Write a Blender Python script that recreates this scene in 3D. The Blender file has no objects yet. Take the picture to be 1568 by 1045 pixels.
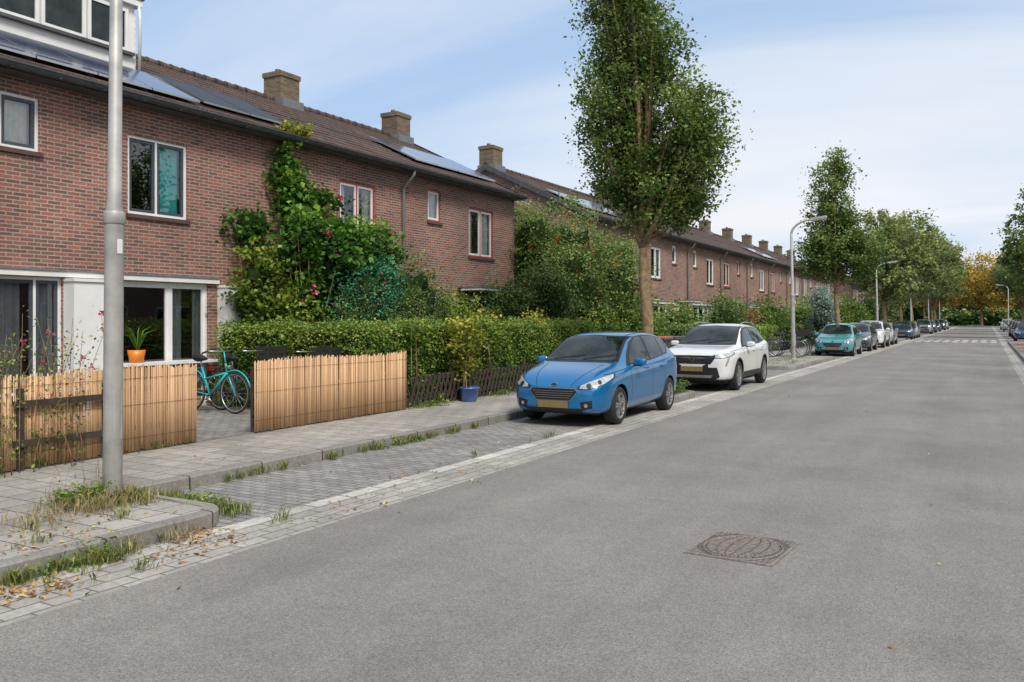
import bpy, bmesh, math, random
import numpy as np
from mathutils import Vector, Matrix
from mathutils.bvhtree import BVHTree
random.seed(7); RS=np.random.RandomState(11)
S=bpy.context.scene
col=S.collection
# ------------------------------------------------------------------ helpers
def empty(name,loc=(0,0,0),rot=0):
    o=bpy.data.objects.new(name,None); o.location=loc; o.rotation_euler=(0,0,rot); o.empty_display_size=.2
    col.objects.link(o); return o
class MB:
    def __init__(s): s.v=[];s.f=[];s.m=[];s.t=[];s.sm=[]
    def face(s,pts,m=0,t=.5,smooth=False):
        b=len(s.v); s.v+= [tuple(p) for p in pts]; s.f.append(tuple(range(b,b+len(pts)))); s.m.append(m);s.t.append(t);s.sm.append(smooth)
    def box(s,x0,x1,y0,y1,z0,z1,m=0,t=.5,M=None):
        b=len(s.v)
        P=[(x0,y0,z0),(x1,y0,z0),(x1,y1,z0),(x0,y1,z0),(x0,y0,z1),(x1,y0,z1),(x1,y1,z1),(x0,y1,z1)]
        if M is not None: P=[tuple(M@Vector(p)) for p in P]
        s.v+=P
        for f in [(0,3,2,1),(4,5,6,7),(0,1,5,4),(1,2,6,5),(2,3,7,6),(3,0,4,7)]:
            s.f.append(tuple(b+i for i in f)); s.m.append(m);s.t.append(t);s.sm.append(False)
    def tube(s,pts,rad,n=8,m=0,t=.5,cap=True):
        pts=[Vector(p) for p in pts]
        if not hasattr(rad,'__len__'): rad=[rad]*len(pts)
        b=len(s.v); up=None
        for i,p in enumerate(pts):
            d=(pts[min(i+1,len(pts)-1)]-pts[max(i-1,0)])
            if d.length<1e-9: d=Vector((0,0,1))
            d.normalize()
            if up is None:
                up=Vector((1,0,0)) if abs(d.x)<.8 else Vector((0,1,0))
            a=(up-d*up.dot(d)).normalized(); up=a; c=d.cross(a)
            for k in range(n):
                w=2*math.pi*k/n
                s.v.append(tuple(p+(a*math.cos(w)+c*math.sin(w))*rad[i]))
        for i in range(len(pts)-1):
            for k in range(n):
                s.f.append((b+i*n+k,b+i*n+(k+1)%n,b+(i+1)*n+(k+1)%n,b+(i+1)*n+k)); s.m.append(m);s.t.append(t);s.sm.append(True)
        if cap:
            s.f.append(tuple(b+k for k in range(n))[::-1]); s.m.append(m);s.t.append(t);s.sm.append(False)
            e=b+(len(pts)-1)*n
            s.f.append(tuple(e+k for k in range(n))); s.m.append(m);s.t.append(t);s.sm.append(False)
    def revolve(s,prof,c,axis='x',n=24,m=0,t=.5,closed=False):
        b=len(s.v); k=len(prof)
        for i in range(n):
            w=2*math.pi*i/n; cs,sn=math.cos(w),math.sin(w)
            for r,h in prof:
                if axis=='x': s.v.append((c[0]+h,c[1]+r*cs,c[2]+r*sn))
                elif axis=='y': s.v.append((c[0]+r*cs,c[1]+h,c[2]+r*sn))
                else: s.v.append((c[0]+r*cs,c[1]+r*sn,c[2]+h))
        kk=k if closed else k-1
        for i in range(n):
            j=(i+1)%n
            for q in range(kk):
                q2=(q+1)%k
                s.f.append((b+i*k+q,b+j*k+q,b+j*k+q2,b+i*k+q2)); s.m.append(m);s.t.append(t);s.sm.append(True)
    def build(s,name,mats,parent=None,bevel=0):
        me=bpy.data.meshes.new(name); me.from_pydata(s.v,[],s.f)
        for mt in mats: me.materials.append(mt)
        me.polygons.foreach_set('material_index',s.m); me.polygons.foreach_set('use_smooth',s.sm)
        a=me.attributes.new('tint','FLOAT','FACE'); a.data.foreach_set('value',s.t)
        me.update()
        o=bpy.data.objects.new(name,me); col.objects.link(o)
        if parent: o.parent=parent
        if bevel:
            md=o.modifiers.new('b','BEVEL'); md.width=bevel; md.segments=2; md.limit_method='ANGLE'
        return o
# ------------------------------------------------------------------ materials
def newmat(name):
    m=bpy.data.materials.new(name); m.use_nodes=True; nt=m.node_tree
    return m,nt,nt.nodes['Principled BSDF'],nt.nodes,nt.links
def coords(N,L,kind='Object',scale=(1,1,1)):
    tc=N.new('ShaderNodeTexCoord'); mp=N.new('ShaderNodeMapping'); mp.inputs['Scale'].default_value=scale
    L.new(tc.outputs[kind],mp.inputs[0]); return mp.outputs[0]
def noise(N,L,vec,scale,detail=4,rough=.6,dist=0):
    n=N.new('ShaderNodeTexNoise'); n.inputs['Scale'].default_value=scale; n.inputs['Detail'].default_value=detail
    n.inputs['Roughness'].default_value=rough; n.inputs['Distortion'].default_value=dist
    if vec is not None: L.new(vec,n.inputs['Vector'])
    return n.outputs['Fac']
def ramp(N,L,fac,stops):
    r=N.new('ShaderNodeValToRGB'); e=r.color_ramp.elements
    while len(e)<len(stops): e.new(.5)
    for i,(p,c) in enumerate(stops):
        e[i].position=p; e[i].color=(c[0],c[1],c[2],1) if hasattr(c,'__len__') else (c,c,c,1)
    L.new(fac,r.inputs[0]); return r.outputs[0]
def mix(N,L,fac,a,b,mode='MIX'):
    x=N.new('ShaderNodeMix'); x.data_type='RGBA'; x.blend_type=mode
    for idx,val in ((0,fac),(6,a),(7,b)):
        sock=x.inputs[idx]
        if hasattr(val,'links'): L.new(val,sock)
        elif idx==0: sock.default_value=float(val)
        elif hasattr(val,'__len__'): sock.default_value=(val[0],val[1],val[2],1)
        else: sock.default_value=(val,val,val,1)
    return x.outputs[2]
def math_(N,L,op,a,b=0):
    x=N.new('ShaderNodeMath'); x.operation=op
    for i,v in enumerate((a,b)):
        if hasattr(v,'links'): L.new(v,x.inputs[i])
        else: x.inputs[i].default_value=v
    return x.outputs[0]
def bump(N,L,h,strength,dist,B):
    b=N.new('ShaderNodeBump'); b.inputs['Strength'].default_value=strength; b.inputs['Distance'].default_value=dist
    L.new(h,b.inputs['Height']); L.new(b.outputs[0],B.inputs['Normal'])
def simple(name,c,rough=.6,metal=0,var=.15,scale=8,coat=0,spec=.5):
    m,nt,B,N,L=newmat(name)
    v=coords(N,L); f=noise(N,L,v,scale)
    lo=[x*(1-var) for x in c]; hi=[min(1,x*(1+var)) for x in c]
    L.new(ramp(N,L,f,[(.3,lo),(.7,hi)]),B.inputs['Base Color'])
    B.inputs['Roughness'].default_value=rough; B.inputs['Metallic'].default_value=metal
    B.inputs['Coat Weight'].default_value=coat; B.inputs['Coat Roughness'].default_value=.03
    B.inputs['Specular IOR Level'].default_value=spec
    return m
def brickmat(name,w,h,mort,c1,c2,cm,off=.5,plane='xy',extra=None,rough=.85,bs=.4,swap=False,bd=.004,big=(.75,1.2)):
    m,nt,B,N,L=newmat(name)
    tc=N.new('ShaderNodeTexCoord'); sp=N.new('ShaderNodeSeparateXYZ'); L.new(tc.outputs['Object'],sp.inputs[0])
    cb=N.new('ShaderNodeCombineXYZ')
    if plane=='wall':
        L.new(math_(N,L,'ADD',sp.outputs[0],sp.outputs[1]),cb.inputs[0]); L.new(sp.outputs[2],cb.inputs[1])
    elif swap: L.new(sp.outputs[1],cb.inputs[0]); L.new(sp.outputs[0],cb.inputs[1])
    else: L.new(sp.outputs[0],cb.inputs[0]); L.new(sp.outputs[1],cb.inputs[1])
    b=N.new('ShaderNodeTexBrick'); L.new(cb.outputs[0],b.inputs['Vector'])
    b.offset=off; b.inputs['Scale'].default_value=1; b.inputs['Brick Width'].default_value=w; b.inputs['Row Height'].default_value=h
    b.inputs['Mortar Size'].default_value=mort; b.inputs['Mortar Smooth'].default_value=.2; b.inputs['Bias'].default_value=0
    b.inputs['Color1'].default_value=(*c1,1); b.inputs['Color2'].default_value=(*c2,1); b.inputs['Mortar'].default_value=(*cm,1)
    f=noise(N,L,tc.outputs['Object'],.7,5,.65); f2=noise(N,L,tc.outputs['Object'],25,3,.6)
    c=mix(N,L,1.0,b.outputs['Color'],ramp(N,L,f,[(.3,big[0]),(.7,big[1])]),'MULTIPLY')
    c=mix(N,L,1.0,c,ramp(N,L,f2,[(.3,.80),(.7,1.18)]),'MULTIPLY')
    if extra:
        f3=noise(N,L,tc.outputs['Object'],extra[1],5,.7)
        c=mix(N,L,ramp(N,L,f3,[(extra[2],0),(extra[2]+.12,extra[3] if len(extra)>3 else 1)]),c,extra[0])
    L.new(c,B.inputs['Base Color']); B.inputs['Roughness'].default_value=rough
    hgt=math_(N,L,'ADD',math_(N,L,'MULTIPLY',b.outputs['Fac'],-1.0),math_(N,L,'MULTIPLY',f2,.6))
    bump(N,L,hgt,bs,bd,B)
    return m
LG=1.65
def leafmat(name,stops,trans=.3,rough=.55,g=None):
    m,nt,B,N,L=newmat(name); g=LG if g is None else g
    at=N.new('ShaderNodeAttribute'); at.attribute_name='tint'
    v=coords(N,L); f=noise(N,L,v,1.1,3)
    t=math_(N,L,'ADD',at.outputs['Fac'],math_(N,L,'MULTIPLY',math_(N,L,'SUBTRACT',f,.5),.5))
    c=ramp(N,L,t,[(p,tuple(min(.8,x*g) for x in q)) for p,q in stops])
    L.new(c,B.inputs['Base Color']); B.inputs['Roughness'].default_value=rough; B.inputs['Specular IOR Level'].default_value=.3
    tr=N.new('ShaderNodeBsdfTranslucent'); L.new(c,tr.inputs[0])
    ms=N.new('ShaderNodeMixShader'); ms.inputs[0].default_value=trans
    L.new(B.outputs[0],ms.inputs[1]); L.new(tr.outputs[0],ms.inputs[2])
    L.new(ms.outputs[0],N['Material Output'].inputs['Surface'])
    return m
def tintmat(name,c0,c1,rough=.7):
    m,nt,B,N,L=newmat(name)
    at=N.new('ShaderNodeAttribute'); at.attribute_name='tint'
    v=coords(N,L,scale=(30,30,2)); f=noise(N,L,v,1,3)
    t=math_(N,L,'ADD',at.outputs['Fac'],math_(N,L,'MULTIPLY',math_(N,L,'SUBTRACT',f,.5),.6))
    L.new(ramp(N,L,t,[(.0,c0),(1,c1)]),B.inputs['Base Color']); B.inputs['Roughness'].default_value=rough
    return m
def asphalt():
    m,nt,B,N,L=newmat('asphalt')
    v=coords(N,L)
    f1=noise(N,L,v,95,3,.75); f2=noise(N,L,v,.45,6,.65,.3); f4=noise(N,L,v,7,5,.7)
    vs=coords(N,L,scale=(1.6,.09,1)); f3=noise(N,L,vs,1,4,.6)
    vo=N.new('ShaderNodeTexVoronoi'); vo.inputs['Scale'].default_value=80; L.new(v,vo.inputs['Vector'])
    c=ramp(N,L,f1,[(.34,(.11,.103,.094)),(.5,(.225,.209,.190)),(.66,(.38,.357,.328))])
    c=mix(N,L,.35,c,ramp(N,L,vo.outputs['Color'],[(.1,(.09,.083,.075)),(.9,(.36,.335,.30))]))
    c=mix(N,L,1.0,c,ramp(N,L,f2,[(.3,.82),(.7,1.14)]),'MULTIPLY')
    c=mix(N,L,1.0,c,ramp(N,L,f3,[(.3,.90),(.7,1.07)]),'MULTIPLY')
    c=mix(N,L,1.0,c,ramp(N,L,f4,[(.3,.94),(.7,1.05)]),'MULTIPLY')
    L.new(c,B.inputs['Base Color']); B.inputs['Roughness'].default_value=.92; B.inputs['Specular IOR Level'].default_value=.2
    bump(N,L,f1,.5,.005,B); return m
M_asph=asphalt()
M_tile=brickmat('sidewalk_tiles',.30,.30,.008,(.38,.35,.31),(.28,.26,.23),(.11,.10,.07),.5,extra=((.14,.14,.08),.9,.64,.5))
M_bay=brickmat('parking_brick',.21,.105,.008,(.21,.20,.19),(.31,.29,.27),(.085,.08,.06),.5,extra=((.13,.14,.07),1.3,.64,.5))
M_gut=brickmat('gutter_stone',.30,.15,.008,(.42,.39,.35),(.32,.30,.265),(.14,.13,.095),.5,swap=True,extra=((.15,.14,.08),1.6,.64,.6))
M_white_st=brickmat('white_edge_stone',.50,.6,.012,(.56,.53,.48),(.42,.40,.36),(.12,.11,.085),.0,swap=True,extra=((.24,.22,.17),2.1,.54,.7))
M_kerb=brickmat('kerb_concrete',1.0,5,.012,(.25,.235,.21),(.19,.18,.16),(.045,.04,.03),.0,swap=True,extra=((.10,.10,.06),2.0,.58,.6))
M_red=brickmat('red_paver',.21,.105,.007,(.34,.20,.15),(.29,.18,.15),(.12,.10,.07))
M_brick=brickmat('brick_wall',.22,.0625,.0095,(.32,.122,.080),(.140,.070,.055),(.34,.295,.255),.5,'wall',extra=((.42,.31,.27),1.1,.62,.3),bd=.006,big=(.78,1.18))
M_brick_y=brickmat('brick_chimney',.22,.0625,.009,(.20,.135,.065),(.10,.07,.045),(.18,.155,.12),.5,'wall')
M_soil=simple('garden_soil',(.10,.075,.05),.95,var=.4,scale=5)
M_grass_g=simple('ground_grass',(.09,.11,.04),.95,var=.4,scale=2)
M_white=simple('white_paint',(.74,.74,.72),.45,var=.06,scale=3)
M_grey=simple('grey_frame',(.055,.065,.085),.4,var=.1)
M_redp=simple('maroon_paint',(.42,.045,.055),.4,var=.1)
M_zinc=simple('zinc_gutter',(.085,.09,.095),.5,.3,var=.25,scale=4)
M_pipe=simple('grey_pipe',(.20,.195,.185),.5,var=.15)
M_sill=simple('sill_tile',(.10,.055,.045),.6,var=.2)
M_lead=simple('lead',(.17,.18,.19),.6,.2)
M_black=simple('black_plastic',(.012,.012,.013),.45,var=.2)
M_rub=simple('rubber',(.018,.018,.018),.8,var=.2)
M_galv=simple('galvanised_steel',(.44,.43,.41),.5,.3,var=.28,scale=3)
M_wood_d=simple('dark_wood',(.05,.036,.027),.8,var=.3,scale=12)
M_bark=simple('bark',(.24,.165,.085),.9,var=.5,scale=9)
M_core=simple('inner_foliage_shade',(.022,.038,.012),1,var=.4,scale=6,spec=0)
M_reed=tintmat('bamboo_reed',(.36,.20,.10),(.74,.49,.28))
def roofmat(name,ca,cb_):
    m,nt,B,N,L=newmat(name)
    tc=N.new('ShaderNodeTexCoord'); sp=N.new('ShaderNodeSeparateXYZ'); L.new(tc.outputs['Object'],sp.inputs[0])
    cb=N.new('ShaderNodeCombineXYZ'); L.new(sp.outputs[1],cb.inputs[0]); L.new(sp.outputs[0],cb.inputs[1])
    b=N.new('ShaderNodeTexBrick'); L.new(cb.outputs[0],b.inputs['Vector']); b.offset=0
    b.inputs['Scale'].default_value=1; b.inputs['Brick Width'].default_value=.21; b.inputs['Row Height'].default_value=.3
    b.inputs['Mortar Size'].default_value=.018; b.inputs['Mortar Smooth'].default_value=.6
    b.inputs['Color1'].default_value=(*ca,1); b.inputs['Color2'].default_value=(*cb_,1); b.inputs['Mortar'].default_value=(.02,.016,.015,1)
    f=noise(N,L,tc.outputs['Object'],1.1,6,.7); f2=noise(N,L,tc.outputs['Object'],9,3,.7)
    c=mix(N,L,1.0,b.outputs['Color'],ramp(N,L,f,[(.3,.6),(.7,1.4)]),'MULTIPLY')
    c=mix(N,L,ramp(N,L,f2,[(.5,0),(.72,.5)]),c,(.13,.12,.095))
    L.new(c,B.inputs['Base Color']); B.inputs['Roughness'].default_value=.8
    w=math_(N,L,'SINE',math_(N,L,'MULTIPLY',sp.outputs[1],2*math.pi/.21))
    bump(N,L,w,.8,.02,B); return m
M_roof=roofmat('roof_tiles',(.125,.070,.052),(.07,.047,.040))
M_roof_r=roofmat('red_roof_tiles',(.40,.12,.06),(.3,.09,.05))
def glassmat():
    m,nt,B,N,L=newmat('window_glass')
    g=N.new('ShaderNodeBsdfGlossy'); g.inputs['Roughness'].default_value=.01; g.inputs[0].default_value=(.85,.88,.9,1)
    v=coords(N,L); b=N.new('ShaderNodeBump'); b.inputs['Strength'].default_value=.06; b.inputs['Distance'].default_value=.03
    L.new(noise(N,L,v,1.5,1),b.inputs['Height']); L.new(b.outputs[0],g.inputs['Normal'])
    t=N.new('ShaderNodeBsdfTransparent'); t.inputs[0].default_value=(.9,.94,.93,1)
    lw=N.new('ShaderNodeLayerWeight'); lw.inputs[0].default_value=.3
    ms=N.new('ShaderNodeMixShader'); L.new(math_(N,L,'ADD',math_(N,L,'MULTIPLY',lw.outputs['Fresnel'],.75),.12),ms.inputs[0])
    L.new(t.outputs[0],ms.inputs[1]); L.new(g.outputs[0],ms.inputs[2]); L.new(ms.outputs[0],N['Material Output'].inputs[0]); return m
M_glass=glassmat()
def carglass():
    m,nt,B,N,L=newmat('car_glass'); v=coords(N,L)
    L.new(ramp(N,L,noise(N,L,v,2.2,4),[(.35,(.006,.009,.009)),(.65,(.035,.045,.04))]),B.inputs['Base Color'])
    B.inputs['Roughness'].default_value=.02; B.inputs['Specular IOR Level'].default_value=.42; return m
M_cglass=carglass()
def solar():
    m=brickmat('solar_panel',1.0,1.0,.01,(.012,.028,.095),(.014,.032,.11),(.12,.13,.15),0,rough=.14,bs=.0)
    m.node_tree.nodes['Principled BSDF'].inputs['Coat Weight'].default_value=.4; return m
M_solar=solar()
M_solar_b=simple('solar_panel_black',(.012,.013,.016),.5,0,.1)
M_curt_t=simple('teal_curtain',(.02,.62,.62),.8); M_curt_w=simple('white_curtain',(.75,.73,.69),.9); M_curt_g=simple('grey_curtain',(.30,.31,.33),.9)
M_dark=simple('interior_dark',(.06,.05,.04),.9)
M_alu=simple('alloy',(.45,.45,.46),.3,.8,var=.05)
M_chrome=simple('chrome',(.6,.6,.61),.15,1,var=.03)
M_lens=simple('lamp_lens',(.55,.57,.59),.08,.45,var=.3,scale=12,coat=1)
M_plate=simple('number_plate',(.20,.15,.055),.5,var=.15)
M_tail=simple('tail_lamp',(.35,.01,.01),.15,coat=1)
ML_tree=leafmat('tree_leaves',[(0,(.026,.045,.012)),(.35,(.066,.105,.024)),(.65,(.135,.19,.046)),(1,(.27,.31,.11))],.4)
ML_hedge=leafmat('hedge_leaves',[(0,(.02,.045,.008)),(.4,(.06,.115,.018)),(.75,(.15,.225,.035)),(1,(.30,.33,.08))],.3,g=1.5)
ML_shrub=leafmat('shrub_leaves',[(0,(.018,.035,.01)),(.4,(.052,.092,.024)),(.75,(.10,.155,.042)),(1,(.22,.24,.08))],.3)
ML_vine=leafmat('vine_leaves',[(0,(.015,.045,.01)),(.4,(.05,.13,.018)),(.75,(.13,.25,.03)),(1,(.32,.42,.07))],.35,g=1.3)
ML_yg=leafmat('yellow_green_leaves',[(0,(.03,.06,.01)),(.4,(.10,.16,.02)),(.75,(.22,.29,.04)),(1,(.4,.42,.08))],.35,g=1.2)
ML_yel=leafmat('yellow_leaves',[(0,(.06,.08,.012)),(.4,(.18,.20,.025)),(.75,(.36,.34,.05)),(1,(.55,.45,.08))],.3,g=1.25)
ML_teal=leafmat('teal_netting_leaves',[(0,(.010,.055,.028)),(.5,(.03,.15,.085)),(1,(.10,.30,.17))],.2,g=1.4)
ML_aut=leafmat('autumn_leaves',[(0,(.12,.09,.015)),(.4,(.28,.20,.035)),(.75,(.46,.32,.06)),(1,(.6,.42,.1))],.3,g=1.4)
ML_far=leafmat('far_leaves',[(0,(.05,.065,.028)),(.4,(.10,.13,.042)),(.75,(.18,.21,.065)),(1,(.31,.30,.10))],.3)
ML_berry=leafmat('berries',[(0,(.35,.05,.02)),(1,(.6,.15,.05))],.1,g=1)
ML_pink=leafmat('rose_petals',[(0,(.5,.03,.06)),(1,(.75,.2,.3))],.2,g=1)
ML_dry=leafmat('dry_litter',[(0,(.16,.07,.03)),(.4,(.33,.18,.07)),(.75,(.46,.32,.15)),(1,(.55,.46,.22))],.1,.9,g=1.1)
ML_grass=leafmat('grass_blades',[(0,(.05,.08,.015)),(.5,(.13,.18,.035)),(.8,(.28,.28,.08)),(1,(.42,.36,.16))],.25,g=1.1)
ML_drygrass=leafmat('dry_grass_blades',[(0,(.14,.12,.05)),(.5,(.30,.24,.11)),(1,(.5,.4,.22))],.2,g=1.1)
# ------------------------------------------------------------------ foliage
def rawquads(name,V,n,k,mat,parent,tint):
    me=bpy.data.meshes.new(name); me.vertices.add(n*k); me.vertices.foreach_set('co',V.ravel().astype(np.float32))
    me.loops.add(n*k); me.loops.foreach_set('vertex_index',np.arange(n*k,dtype=np.int32))
    me.polygons.add(n); me.polygons.foreach_set('loop_start',np.arange(0,n*k,k,dtype=np.int32))
    me.materials.append(mat); me.update(calc_edges=True)
    if tint is None: tint=RS.uniform(0,1,n)
    at=me.attributes.new('tint','FLOAT','FACE'); at.data.foreach_set('value',np.clip(tint,0,1).astype(np.float32))
    o=bpy.data.objects.new(name,me); col.objects.link(o)
    if parent: o.parent=parent
    return o
def leafmesh(name,C,size,mat,parent=None,tint=None,aspect=.6,up=.5,sv=.35):
    C=np.asarray(C,float); n=len(C)
    nrm=RS.normal(size=(n,3)); nrm[:,2]=np.abs(nrm[:,2])+up; nrm/=np.linalg.norm(nrm,axis=1)[:,None]
    r=RS.normal(size=(n,3)); a=np.cross(nrm,r); a/=np.linalg.norm(a,axis=1)[:,None]; b=np.cross(nrm,a)
    sz=size*(1+sv*RS.uniform(-1,1,n))[:,None]
    V=np.empty((n,4,3)); V[:,0]=C-a*sz*.5; V[:,1]=C+b*sz*aspect*.5-a*sz*.05+nrm*sz*.06; V[:,2]=C+a*sz*.5-nrm*sz*.1; V[:,3]=C-b*sz*aspect*.5-a*sz*.05+nrm*sz*.06
    return rawquads(name,V.reshape(-1,3),n,4,mat,parent,tint)
def blades(name,P,h,mat,parent=None,w=.004,lean=.5):
    P=np.asarray(P,float); n=len(P); hh=h*RS.uniform(.35,1.2,n)[:,None]
    d=RS.normal(size=(n,3)); d[:,2]=0; d/=np.linalg.norm(d,axis=1)[:,None]+1e-6; s=np.stack([-d[:,1],d[:,0],np.zeros(n)],1)
    l=hh*lean*RS.uniform(.1,1.2,n)[:,None]
    tip=P+d*l; tip[:,2]+=hh[:,0]*.95
    mid=P+d*l*.4; mid[:,2]+=hh[:,0]*.55
    V=np.stack([P,mid-s*w,tip,mid+s*w],1)
    return rawquads(name,V.reshape(-1,3),n,4,mat,parent,RS.uniform(0,1,n))
def cloud(ells,ncl,nper,clr,shell=.45,flat=.8):
    w=np.array([e[3]*e[4]*e[5] for e in ells])**.75; w/=w.sum()
    P=[];T=[];CC=[]
    for e,k in zip(ells,RS.multinomial(ncl,w)):
        for i in range(k):
            d=RS.normal(size=3); d/=np.linalg.norm(d)
            r=RS.uniform(0,1)**shell
            c=np.array(e[:3])+d*r*np.array(e[3:6]); CC.append(c)
            cr=clr*RS.uniform(.55,1.35)
            q=RS.normal(size=(nper,3))*cr*.5; q[:,2]*=flat
            P.append(c+q)
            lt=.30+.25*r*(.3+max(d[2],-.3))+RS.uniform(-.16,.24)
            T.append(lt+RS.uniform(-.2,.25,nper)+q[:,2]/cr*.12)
    return np.concatenate(P),np.concatenate(T),CC
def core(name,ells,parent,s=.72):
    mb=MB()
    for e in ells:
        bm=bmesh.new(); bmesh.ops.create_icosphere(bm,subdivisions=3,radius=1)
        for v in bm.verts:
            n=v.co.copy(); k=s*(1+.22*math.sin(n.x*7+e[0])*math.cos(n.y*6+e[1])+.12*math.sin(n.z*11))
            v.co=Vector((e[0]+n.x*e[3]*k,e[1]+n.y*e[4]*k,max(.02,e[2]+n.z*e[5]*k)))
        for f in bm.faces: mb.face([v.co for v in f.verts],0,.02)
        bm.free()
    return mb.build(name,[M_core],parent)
def bush(name,ells,ncl,nper,clr,size,mat,cored=True,extra=None,aspect=.6,stems=True,clip=None):
    e0=empty(name); P,T,CC=cloud(ells,ncl,nper,clr); P[:,2]=np.maximum(P[:,2],.12)
    if clip is not None: P[:,0]=np.maximum(P[:,0],clip+.03+RS.uniform(0,.06,len(P)))
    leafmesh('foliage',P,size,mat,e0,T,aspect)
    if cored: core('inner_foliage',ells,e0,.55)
    if stems:
        mb=MB()
        for c in CC[::6]:
            e=min(ells,key=lambda q:abs(q[0]-c[0])+abs(q[1]-c[1]))
            b=(e[0]+random.uniform(-.15,.15),e[1]+random.uniform(-.15,.15),.08)
            mb.tube([b,((b[0]+c[0])/2,(b[1]+c[1])/2,c[2]*.6),tuple(c)],[.02,.013,.004],5)
        mb.build('stems',[M_bark],e0)
    if extra:
        m2,fr,sz,k=extra; idx=RS.choice(len(P),max(1,int(len(P)*fr))); q=np.repeat(P[idx],k,axis=0)
        leafmesh('blooms',q+RS.normal(size=q.shape)*sz*.5+np.array([.12,-.08,0]),sz,m2,e0,None,.9)
    return e0
def tree(name,x,y,ells,ncl,nper,clr,size,mat,tr,fork,top,lean=(0,0),shell=.6,nb=70,limbs=5,zb=.1):
    e0=empty(name); E=[(x+e[0],y+e[1],e[2],e[3],e[4],e[5]) for e in ells]
    P,T,CC=cloud(E,ncl,nper,clr,shell)
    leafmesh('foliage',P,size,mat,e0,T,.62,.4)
    mb=MB()
    ax=lambda z:Vector((x+lean[0]*(z/top)+.07*math.sin(z*1.3),y+lean[1]*(z/top)+.06*math.cos(z*1.1),z))
    zs=[zb,zb+.15,zb+.5]+[zb+.5+(top-zb-.5)*i/10 for i in range(1,11)]
    rr=[tr*1.45,tr*1.15,tr]+[tr*(1-.09*i)*(1 if zb+.5+(top-zb-.5)*i/10<fork else .5) for i in range(1,11)]
    mb.tube([ax(z) for z in zs],[max(.012,r) for r in rr],12)
    sel=[CC[i] for i in RS.permutation(len(CC))[:nb]]
    for k in range(limbs):
        a=2*math.pi*k/limbs+random.random(); z0=fork*random.uniform(.9,1.25); p0=ax(z0); e=random.choice(E)
        tgt=Vector((e[0]+e[3]*.6*math.cos(a),e[1]+e[4]*.6*math.sin(a),e[2]+e[5]*random.uniform(.0,.6)))
        m_=p0.lerp(tgt,.45)+Vector((math.cos(a)*.15,math.sin(a)*.15,-.1))
        mb.tube([p0,p0.lerp(m_,.5)+Vector((0,0,-.03)),m_,tgt],[tr*.6,tr*.45,tr*.3,tr*.08],7)
    for c in sel:
        c=Vector(c); z0=fork*.95+max(0,c.z-fork)*random.uniform(.25,.6); p0=ax(min(z0,top*.93))
        m_=p0.lerp(c,.5)+Vector((0,0,-.08*(c-p0).length))
        mb.tube([p0,m_,c],[tr*.15,tr*.09,.006],5,cap=False)
    mb.build('trunk',[M_bark],e0); return e0
# ------------------------------------------------------------------ ground and street
YE=212
def sheet(name,x0,x1,y0,y1,z,mat):
    mb=MB(); mb.face([(x0,y0,z),(x1,y0,z),(x1,y1,z),(x0,y1,z)]); return mb.build(name,[mat])
sheet('ground',-600,600,-400,900,-.02,M_grass_g)
sheet('road',-4.88,.85,-30,YE,0,M_asph)
sheet('gutter_pavement',-5.42,-4.88,-30,YE,-.001,M_gut)
sheet('edge_band',-5.60,-5.42,-30,YE,-.004,M_white_st)
sheet('parking_pavement',-7.15,-5.60,-30,YE,-.005,M_bay)
sheet('right_gutter_pavement',.85,1.3,-30,YE,-.002,M_gut)
sheet('right_parking_pavement',1.3,3.7,70,YE,-.004,M_bay)
def kerb(name,pts,w=.13,z0=-.02,z1=.125,side=1):
    mb=MB(); P=[Vector((p[0],p[1],0)) for p in pts]; off=[]
    for i,p in enumerate(P):
        d=(P[min(i+1,len(P)-1)]-P[max(i-1,0)]).normalized(); n=Vector((-d.y,d.x,0))*side; off.append(p+n*w)
    for i in range(len(P)-1):
        a,b,c,d=P[i],P[i+1],off[i+1],off[i]
        q=lambda v,z:(v.x,v.y,z)
        bv=(d-a).normalized()*.015
        mb.face([q(a+bv,z1),q(b+bv,z1),q(c,z1),q(d,z1)]); mb.face([q(a,z0),q(b,z0),q(b,z1-.015),q(a,z1-.015)])
        mb.face([q(a,z1-.015),q(b,z1-.015),q(b+bv,z1),q(a+bv,z1)]); mb.face([q(c,z0),q(d,z0),q(d,z1),q(c,z1)])
    return mb.build(name,[M_kerb])
def arc(cx,cy,r,a0,a1,n=6): return [(cx+r*math.cos(math.radians(a0+(a1-a0)*i/n)),cy+r*math.sin(math.radians(a0+(a1-a0)*i/n))) for i in range(n+1)]
bulbs=[(17.0,18.7),(29.5,38.5),(45.2,46.9),(66.5,74.5),(94,97)]
outl=[(-5.66,-30)]+arc(-6.0,4.9,.34,0,90)+[(-7.15,5.24)]
for a,b in bulbs:
    outl+=[(-7.15,a)]+arc(-5.95,a+.3,.3,-90,0,4)+arc(-5.95,b-.3,.3,0,90,4)+[(-7.15,b)]
outl+=[(-7.15,YE)]
kerb('kerb',outl,.13,side=1)
sheet('sidewalk',-9.05,-7.27,-30,YE,.120,M_tile)
sheet('bulb_pavement',-7.27,-5.78,-30,5.12,.120,M_tile)
for a,b in bulbs: sheet('planter_ground',-7.27,-5.78,a+.12,b-.12,.115,M_soil if b-a<3 else M_tile)
mb=MB(); mb.box(-9.13,-9.05,-30,YE,-.02,.135,0); mb.build('garden_edging',[M_kerb])
sheet('garden_ground',-13,-9.13,-30,YE,.10,M_soil)
sheet('garden_paving',-12.99,-9.13,7.5,11.1,.106,M_bay)
sheet('garden_beyond',-60,-13,-30,YE,.09,M_grass_g)
kerb('kerb_opposite',[(1.3,-30),(1.3,70),(3.7,70),(3.7,YE)],side=-1)
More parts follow.
